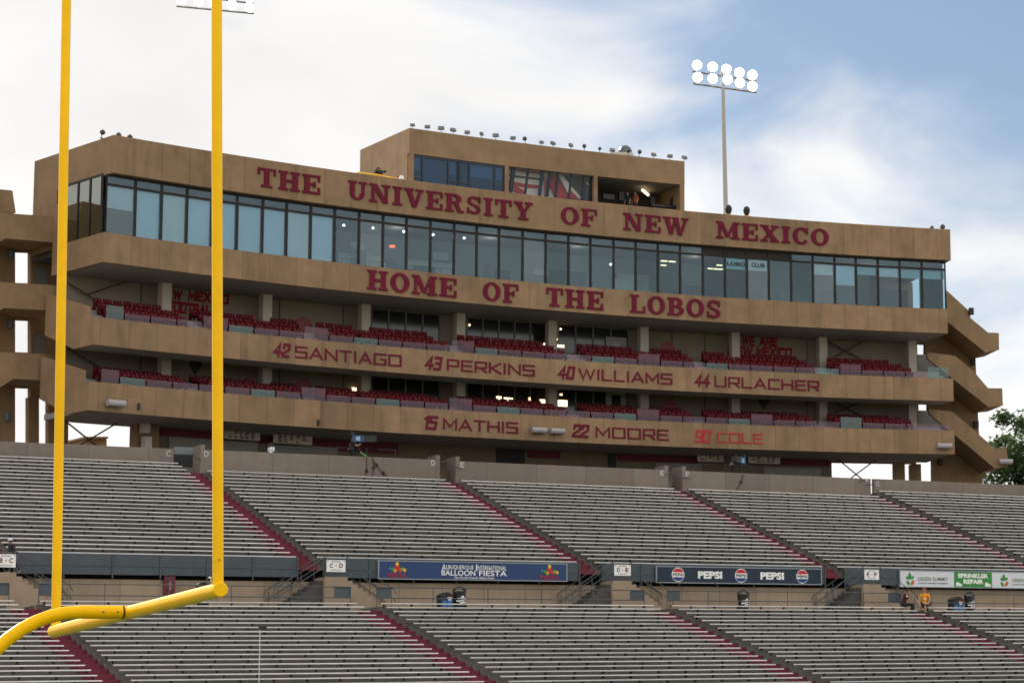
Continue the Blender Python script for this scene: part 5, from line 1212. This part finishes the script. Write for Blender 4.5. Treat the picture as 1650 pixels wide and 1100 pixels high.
# man climbing the stair at the far left
zp_ = 9.02
person(S(xs(20, 925, 23.2), 23.2, zp_), radians(75), dict(hip=(0, 0, .9), chest=(0, .1, 1.32), head=(.02, .2, 1.56), shL=(-.19, .1, 1.36), shR=(.19, .08, 1.36), elL=(-.27, .0, 1.1), elR=(.25, .22, 1.1), haL=(-.22, .1, .9), haR=(.2, .42, 1.02),
       knL=(-.1, .2, .52), knR=(.1, -.02, .48), anL=(-.1, .18, .1), anR=(.1, -.34, .14), toL=(-.12, .34, .05), toR=(.12, -.24, .02)), [SKIN, cloth('dark_jacket', (.018, .010, .014)), BLK, cloth('pale_shoe', (.3, .27, .32))], 'man in dark jacket and pale blue cap climbing the stair at far left', 1.0, False, None, ('cap', (.42, .52, .68)))
# broadcast camera crews behind the walls
def bcam(px, py, r, yaw, lab, blue, sc_=1.):
    s_, z_ = onS(px, py, r); P = S(s_, r, z_); r_ = thing('broadcast_camera', S(s_, r, UZ - .42), lab, 'camera', 'broadcast cameras')
    Mx = Matrix.Translation(P) @ Matrix.Rotation(yaw, 4, 'Z') @ Matrix.Scale(sc_, 4); g = lambda x, y, z: Mx @ Vector((x, y, z)); gb = lambda a, p, q: g(a, p, q)
    mb = MB(); mb.boxm(gb, (-.17, .17), (-.42, .3), (-.2, .22)); part(mb, 'body', blue, r_)
    mb = MB(); mb.boxm(gb, (-.2, .2), (.31, .95), (-.2, .2)); mb.boxm(gb, (-.16, .16), (.951, 1.05), (-.16, .16)); part(mb, 'lens', BLACK, r_)
    mb = MB(); mb.boxm(gb, (-.14, .14), (-.5, -.3), (.23, .42)); part(mb, 'viewfinder', BLACK, r_)
    mb = MB(); mb.boxm(gb, (.172, .18), (-.2, .05), (-.12, .14)); part(mb, 'number_plate', mat('pale_blue', (.25, .4, .55), .5), r_); mb = MB(); mb.boxm(gb, (-.18, -.172), (-.2, .05), (-.12, .14)); part(mb, 'number_plate', mat('pale_blue', (.25, .4, .55), .5), r_)
    zf = S(s_, r, PLZ).z - P.z; zf /= sc_
    mb = MB(); mb.tube([g(0, 0, -.2), g(0, 0, -.45)], .07, 8); part(mb, 'tripod_head', DARK, r_)
    for a in range(3):
        t_ = 2.1 * a + .4; mb = MB(); mb.tube([g(0, 0, -.42), g(.5 * cos(t_), .5 * sin(t_), zf)], .03, 6); part(mb, 'leg', DARK, r_)
def platform(px0, px1, r, lab):
    s0, s1 = xs(px0, 735, r), xs(px1, 735, r); r_ = thing('camera_platform', S((s0 + s1) / 2, r, UZ - .42), lab, 'platform', 'camera platforms behind the walls')
    mb = MB(); mb.boxm(fnS, (s0, s1), (r - 1.3, r + .5), (PLZ - .1, PLZ - .003)); part(mb, 'deck', DARK, r_)
    for q in (s0 + .05, (s0 + s1) / 2, s1 - .05):
        mb = MB(); mb.tube([S(q, r + .45, UZ - .45), S(q, r + .45, PLZ + 1.0)], .04, 6); part(mb, 'post', DARK, r_)
    mb = MB(); mb.tube([S(s0 + .05, r + .45, PLZ + .95), S(s0 + (s1 - s0) * .3, r + .45, PLZ + .95)], .03, 6); part(mb, 'rail', DARK, r_)
    mb = MB(); mb.tube([S(s1 - (s1 - s0) * .3, r + .45, PLZ + .95), S(s1 - .05, r + .45, PLZ + .95)], .03, 6); part(mb, 'rail', DARK, r_)
PLZ = onS(568, 703, .8)[1] - 1.76
platform(538, 634, 1.0, 'black camera platform behind the wall lettered D')
person(S(xs(567, 730, .8), .8, PLZ), radians(-60), {**STAND_J, 'haR': (.12, .5, 1.3), 'elR': (.28, .2, 1.15), 'haL': (-.42, -.1, 1.02), 'elL': (-.38, .05, 1.2)}, [SKIN, cloth('black_tee', (.02, .022, .026)), BLK, SHOE], 'camera operator in black tee behind the wall lettered D', 1.0, True, None, ('hair', (.03, .018, .012)), extra=[((.0, -.15, 1.22), (.09, .015, .08), 'back_print', mat('teal_print', (.12, .2, .22), .7))])
bcam(579, 707, .9, radians(-75), 'dark blue broadcast camera beside the operator above wall D', mat('camera_blue', (.02, .05, .13), .4))
platform(1120, 1206, 1.0, 'black camera platform behind the wall lettered F')
person(S(xs(1181, 750, .8), .8, PLZ + .15), radians(-80), {**STAND_J, 'hip': (0, -.12, .85), 'chest': (0, .08, 1.22), 'head': (0, .2, 1.45), 'shL': (-.19, .1, 1.26), 'shR': (.19, .1, 1.26), 'elL': (-.22, .3, 1.12), 'elR': (.22, .3, 1.12), 'haL': (-.1, .5, 1.25), 'haR': (.1, .5, 1.25)}, [SKIN, cloth('white_sleeve', (.3, .3, .33)), BLK, SHOE], 'camera operator in black crouching behind the wall lettered F', 1.0, False, None, ('cap', (.02, .02, .025)))
bcam(1193, 742, .9, radians(160), 'bright blue broadcast camera above wall F', mat('camera_blue_bright', (.015, .12, .28), .4))
for px, lab in ((1162, 'black equipment case left of the right camera operator'), (1174, 'black equipment case at the right camera operator feet')):
    P = S(xs(px, 755, 1.2), 1.2, 17.75); mb = MB(); mb.box(P.x - .32, P.x + .32, P.y - .25, P.y + .25, P.z - .3, P.z + .32); mb.box(P.x - .34, P.x + .34, P.y - .27, P.y + .27, P.z + .06, P.z + .1); mb.build('equipment_case', BLACK, label=lab, cat='case', group='equipment cases by the right camera')
person(S(xs(437, 727, .6), .6, onS(437, 713, .6)[1] - 1.74), radians(150), STAND_J, [mat('skin_dark', (.1, .05, .035), .6), cloth('white_shirt', (.72, .73, .76)), BLK, SHOE], 'man in white shirt behind the wall under the menu board', 1.0, True, None, ('hair', (.012, .01, .01)))
# cords over the wall faces
def cord(pts, lab, r=2.86, wd=.022, M=INK, knots=()):
    mb = MB(); mb.tube([S(*(lambda q: (q[0], r, q[1]))(onS(px, py, r))) for px, py in pts], wd, 6)
    for px, py in knots: q = onS(px, py, r); mb.ball(S(q[0], r, q[1]), (.09, .09, .12), 0, 8)
    mb.build('cable', M, label=lab, cat='cable', group='camera cables hanging over the walls')
cord([(590.5, 735), (591, 745), (591.5, 757), (589, 766)], 'black cable left of three hanging over wall D', knots=[(591, 758)])
cord([(600, 736), (602, 745), (602, 755), (600, 767)], 'black cable middle of three hanging over wall D', knots=[(602, 753)])
cord([(602, 742), (607, 749), (613, 757), (623, 767)], 'black cable right of three slanting down wall D', knots=[(607, 748.5), (618, 762)])
cord([(1198, 764), (1195, 774), (1191, 782), (1187, 790)], 'black cable hanging over wall F below the right camera', knots=[(1194, 776)])
cord([(581, 728), (585, 731), (591, 735.5)], 'bright green cable from the left camera to the wall top', 2.6, .035, mat('green_cable', (.1, .45, .05), .5))
# roof camera operator, booth people
def on_roof(px, off, z): return Fp(thx(px, 270, off), off, z)
person(on_roof(604, 1.2, ZAt - .62), radians(-70), {**STAND_J, 'hip': (0, -.1, .7), 'chest': (0, .1, 1.05), 'head': (-.02, .2, 1.28), 'shL': (-.19, .12, 1.1), 'shR': (.19, .12, 1.1), 'elL': (-.22, .32, .98), 'elR': (.22, .32, .98), 'haL': (-.1, .5, 1.05), 'haR': (.1, .5, 1.05), 'knL': (-.12, .15, .42), 'knR': (.12, .15, .42)}, [SKIN, BLK, BLK, SHOE], 'dark figure with a camera on the roof left of the booth', 1.05, False, None, ('cap', (.02, .02, .02)))
def small_cam():
    P = on_roof(610, 1.15, ZAt + .55); r_ = thing('video_camera', P - Vector((0, 0, .9)), 'small dark video camera held on the roof left of the booth', 'camera')
    g = lambda a, p, q: P + Vector((a, p, q)); mb = MB(); mb.boxm(g, (-.25, .2), (-.1, .1), (-.1, .12)); part(mb, 'body', BLACK, r_)
    mb = MB(); mb.tube([P + Vector((.2, 0, 0)), P + Vector((.5, 0, .03))], .08, 10); part(mb, 'lens', BLACK, r_); mb = MB(); mb.tube([P + Vector((0, 0, -.1)), P + Vector((0, 0, -1.1))], .05, 6); part(mb, 'monopod', DARK, r_)
small_cam()
for px, lab, c_ in ((1012, 'dim figure in dark clothes left in the open rooftop booth', (.02, .02, .025)), (1024, 'dim figure in orange top right in the open rooftop booth', (.35, .09, .03))):
    person(Fp(thx(px, 315, PO + 1.4), PO + 1.4, onF(px, 309, PO + 1.4)[1] - 1.75), -.6 + pi, STAND_J, [SKIN, cloth('b%d' % px, c_), BLK, SHOE], lab, 1.0)

# ------------------------------------------------------------------ bins, cabinet
def bin_(px, w_px, ytop, lab, kind):
    r = 25.6; s_ = xs(px, 965, r); wd = w_px * .0335 / 2; P = S(s_, r, WZ); zt = onS(px, ytop, r)[1] + ZC - P.z
    r_ = thing('trash_bin', P, lab, 'bin', 'bins along the walkway wall')
    if kind == 'round':
        mb = MB(); mb.lathe(P, [(wd * .8, 0), (wd * .86, .1), (wd * .98, zt * .6), (wd, zt * .74)], 18); part(mb, 'body', BLACK, r_, True)
        mb = MB(); mb.lathe(P, [(wd * 1.06, zt * .745), (wd * 1.06, zt * .8), (wd * .95, zt * .83)], 18); part(mb, 'rim', BLACK, r_)
        mb = MB(); pts = [P + T * (wd * cos(a)) + Vector((0, 0, zt * .82 + zt * .18 * sin(a))) for a in [pi * i / 12 for i in range(13)]]; mb.tube(pts, .07, 8); part(mb, 'hood', BLACK, r_, True)
        mb = MB(); f = lambda x, y, d: P + (NV * cos(x / wd) - T * -1 * sin(x / wd)) * (wd * .96 + d) + Vector((0, 0, y))
        for x0, y0, x1, y1 in ((-.22, .52, .05, .60), (-.3, .40, .1, .47), (-.1, .28, .25, .36), (.08, .44, .3, .56), (-.02, .56, .12, .66)):
            n = 5; q = [(x0 + (x1 - x0) * i / n) for i in range(n + 1)]
            mb.add([f(x, y0 + .03 * sin(9 * x), .012) for x in q] + [f(x, y1 + .03 * sin(9 * x), .012) for x in q], [[i, i + 1, n + 2 + i, n + 1 + i] for i in range(n)])
        part(mb, 'white_emblem', WHITE, r_)
    else:
        hb = zt * .72
        g = lambda a, p, q: P + T * a + NV * p + Vector((0, 0, q))
        mb = MB(); mb.boxm(g, (-wd, wd), (-.3, .3), (0, hb)); part(mb, 'body', mat('bin_navy', (.012, .022, .035), .45), r_)
        mb = MB(); mb.sweep(lambda a, p, q: g(p, a, q), [(-wd * 1.08, hb + .01), (wd * 1.08, hb + .01), (wd * 1.0, hb + .1), (wd * .2, zt), (-wd * .2, zt), (-wd * 1.0, hb + .1)], -.33, .33); part(mb, 'lid', BLACK, r_)
        mb = MB(); mb.boxm(g, (wd * .05, wd * .75), (.301, .31), (.1, .5)); part(mb, 'blue_label', mat('label_blue', (.02, .16, .42), .5), r_)
        mb = MB(); mb.boxm(g, (-wd * .8, -wd * .15), (.301, .309), (.1, .42)); part(mb, 'blue_label', MATS['label_blue'], r_)
        mb = MB(); f = lambda x, y, d: g(x, .31 + d, y); flat(mb, f, disc(wd * .4, .56, .13, 16), .004); part(mb, 'white_disc', WHITE, r_)
        mb = MB(); flat(mb, f, disc(wd * .4, .58, .12, 12, 8, 172, ry=.09), .008); part(mb, 'red_cap', MATS['cola_red'], r_)
bin_(717, 20, 954, 'dark navy bin with cola label, left of the pair under the balloon banner', 'box'); bin_(740, 20, 946, 'black bin with white emblem, right of the pair under the balloon banner', 'round')
bin_(1198, 20, 951, 'black bin with white emblem standing alone under the cola banner', 'round')
bin_(1540, 22, 961, 'dark navy bin with cola label, left of the pair under the landscaper banner', 'box'); bin_(1562, 19, 954, 'black bin with white emblem, right of the pair under the landscaper banner', 'round')
bin_(327, 19, 939, 'black bin with white emblem half hidden behind the goal crossbar', 'round')
s_, z_ = onS(271.5, 942.5, 22.3); r_ = thing('extinguisher_cabinet', S(s_, 22.3, z_ - .45), 'red fire extinguisher cabinet on the tan walkway wall', 'cabinet')
mb = MB(); mb.boxm(fnS, (s_ - .27, s_ + .27), (22.302, 22.5), (z_ - .45, z_ + .45)); part(mb, 'box', mat('cabinet_red', (.16, .012, .02), .5), r_)
mb = MB(); mb.boxm(fnS, (s_ - .19, s_ + .19), (22.501, 22.51), (z_ - .36, z_ + .36)); part(mb, 'window', mat('cabinet_dark', (.05, .01, .014), .2), r_)
mb = MB(); mb.lathe(S(s_, 22.54, z_ - .28), [(.06, 0), (.07, .05), (.07, .35), (.03, .42), (.03, .5)], 10); part(mb, 'extinguisher', mat('extinguisher_pale', (.4, .12, .12), .4), r_)

# ------------------------------------------------------------------ floodlight masts
def mast(pxb, pyb, Y, lamps, lab, pole_top):
    pt_ = at_depth(*pole_top, Y); pb_ = at_depth(pxb, pyb, Y); r_ = thing('light_mast', Vector((pb_.x, pb_.y, 0)), lab, 'light mast', 'stadium floodlight masts')
    mb = MB(); mb.tube([Vector((pb_.x, pb_.y, 0)), pb_, pt_], [.28, .22, .16], 10); part(mb, 'pole', mat('galvanised', (.34, .33, .31), .5, .08, 2, metal=.2), r_)
    rows = {}
    for px, py, row in lamps:
        p_ = at_depth(px, py, Y); rows.setdefault(row, []).append(p_); fd = Vector((.25, -.9, -.35)).normalized()
        mb = MB(); mb.lathe(p_, [(.14, -.42), (.18, -.3), (.40, -.1), (.50, .12), (.48, .13)], 16, 0, fd); l_ = part(mb, 'lamp_head', MATS['galvanised'], r_)
        mb = MB(); mb.lathe(p_ + fd * .135, [(.44, 0), (.40, .03)], 16, 0, fd); o = mb.build('lamp_lens', mat('flood_glow', (1, 1, 1), .5, emit=((1, .98, .95), 14))); attach(o, l_)
    for k_, v in rows.items():
        mb = MB(); mb.tube([v[0] - Vector((.4, 0, .62)), v[-1] + Vector((.4, 0, -.62))], .09, 6); part(mb, 'crossarm', mat('mast_grey', (.16, .15, .14), .6), r_)
mast(1169.5, 340, 225, [(1123, 105, 0), (1148, 108, 0), (1170, 111.5, 0), (1191, 117, 0), (1212, 121, 0), (1124, 124.5, 1), (1148, 126.5, 1), (1172, 128, 1), (1192, 133.5, 1), (1212, 139, 1)], 'tall grey mast with two rows of lit floodlights behind the press box', (1164, 112))
mast(351, 300, 225, [(291, -20, 0), (320, -16, 0), (346, -12, 0), (373, -8, 0), (402, -4, 0), (292, 0, 1), (320, 2, 1), (346, 5, 1), (374, 8, 1), (402, 12, 1)], 'lit floodlight mast hidden behind the right upright, cut by the top edge', (348.5, -10))

# ------------------------------------------------------------------ tree
def tree(px, py, Y, rx, rz, n, lab):
    c_ = at_depth(px, py, Y); r_ = thing('broadleaf_tree', Vector((c_.x, c_.y, 0)), lab, 'tree'); rr = random.Random(3)
    mb = MB(); base = Vector((c_.x, c_.y, -.1)); mb.tube([base, base + Vector((.2, 0, c_.z * .5)), c_], [.55, .42, .15], 10)
    cl = []
    for i in range(46):
        while True:
            v = Vector((rr.uniform(-1, 1), rr.uniform(-1, 1), rr.uniform(-1, 1)))
            if .35 < v.length < 1: break
        q = c_ + Vector((v.x * rx, v.y * rx, v.z * rz)); cl.append((q, rr.uniform(.75, 1.7)))
        if i < 18: mb.tube([c_ - Vector((0, 0, rz * .6)), (c_ + q) / 2 - Vector((0, 0, .4)), q], [.14, .08, .02], 5)
    part(mb, 'trunk', mat('bark', (.06, .045, .035), .9, .2, 3), r_)
    mb = MB()
    for i in range(n):
        q, s0 = cl[rr.randrange(len(cl))]; d = Vector((rr.gauss(0, 1), rr.gauss(0, 1), rr.gauss(0, .8))); p = q + d * (s0 * .48)
        a = Vector((rr.uniform(-1, 1), rr.uniform(-1, 1), rr.uniform(-.6, .6))).normalized(); b = a.orthogonal().normalized(); b = (b + a.cross(b) * rr.uniform(-1, 1)).normalized(); sz = rr.uniform(.14, .30)
        mb.add([p - a * sz, p + b * sz * .45, p + a * sz, p - b * sz * .45], [[0, 1, 2, 3]], rr.randrange(3))
    M = []
    for i, c in enumerate(((.035, .075, .02), (.055, .10, .028), (.028, .06, .02))):
        m_ = mat('leaf_%d' % i, c, .6, .2, .6); t = m_.node_tree; bs = t.nodes['Principled BSDF']; tr = t.nodes.new('ShaderNodeBsdfTranslucent'); tr.inputs[0].default_value = (c[0] * 1.5, c[1] * 1.6, c[2], 1)
        ms = t.nodes.new('ShaderNodeMixShader'); ms.inputs[0].default_value = .35; ou = [x for x in t.nodes if x.type == 'OUTPUT_MATERIAL'][0]
        t.links.new(bs.outputs[0], ms.inputs[1]); t.links.new(tr.outputs[0], ms.inputs[2]); t.links.new(ms.outputs[0], ou.inputs[0]); M.append(m_)
    o = part(mb, 'crown', M, r_)
tree(1668, 735, 215, 4.6, 5.4, 15000, 'leafy green tree at the right edge beyond the stair tower')
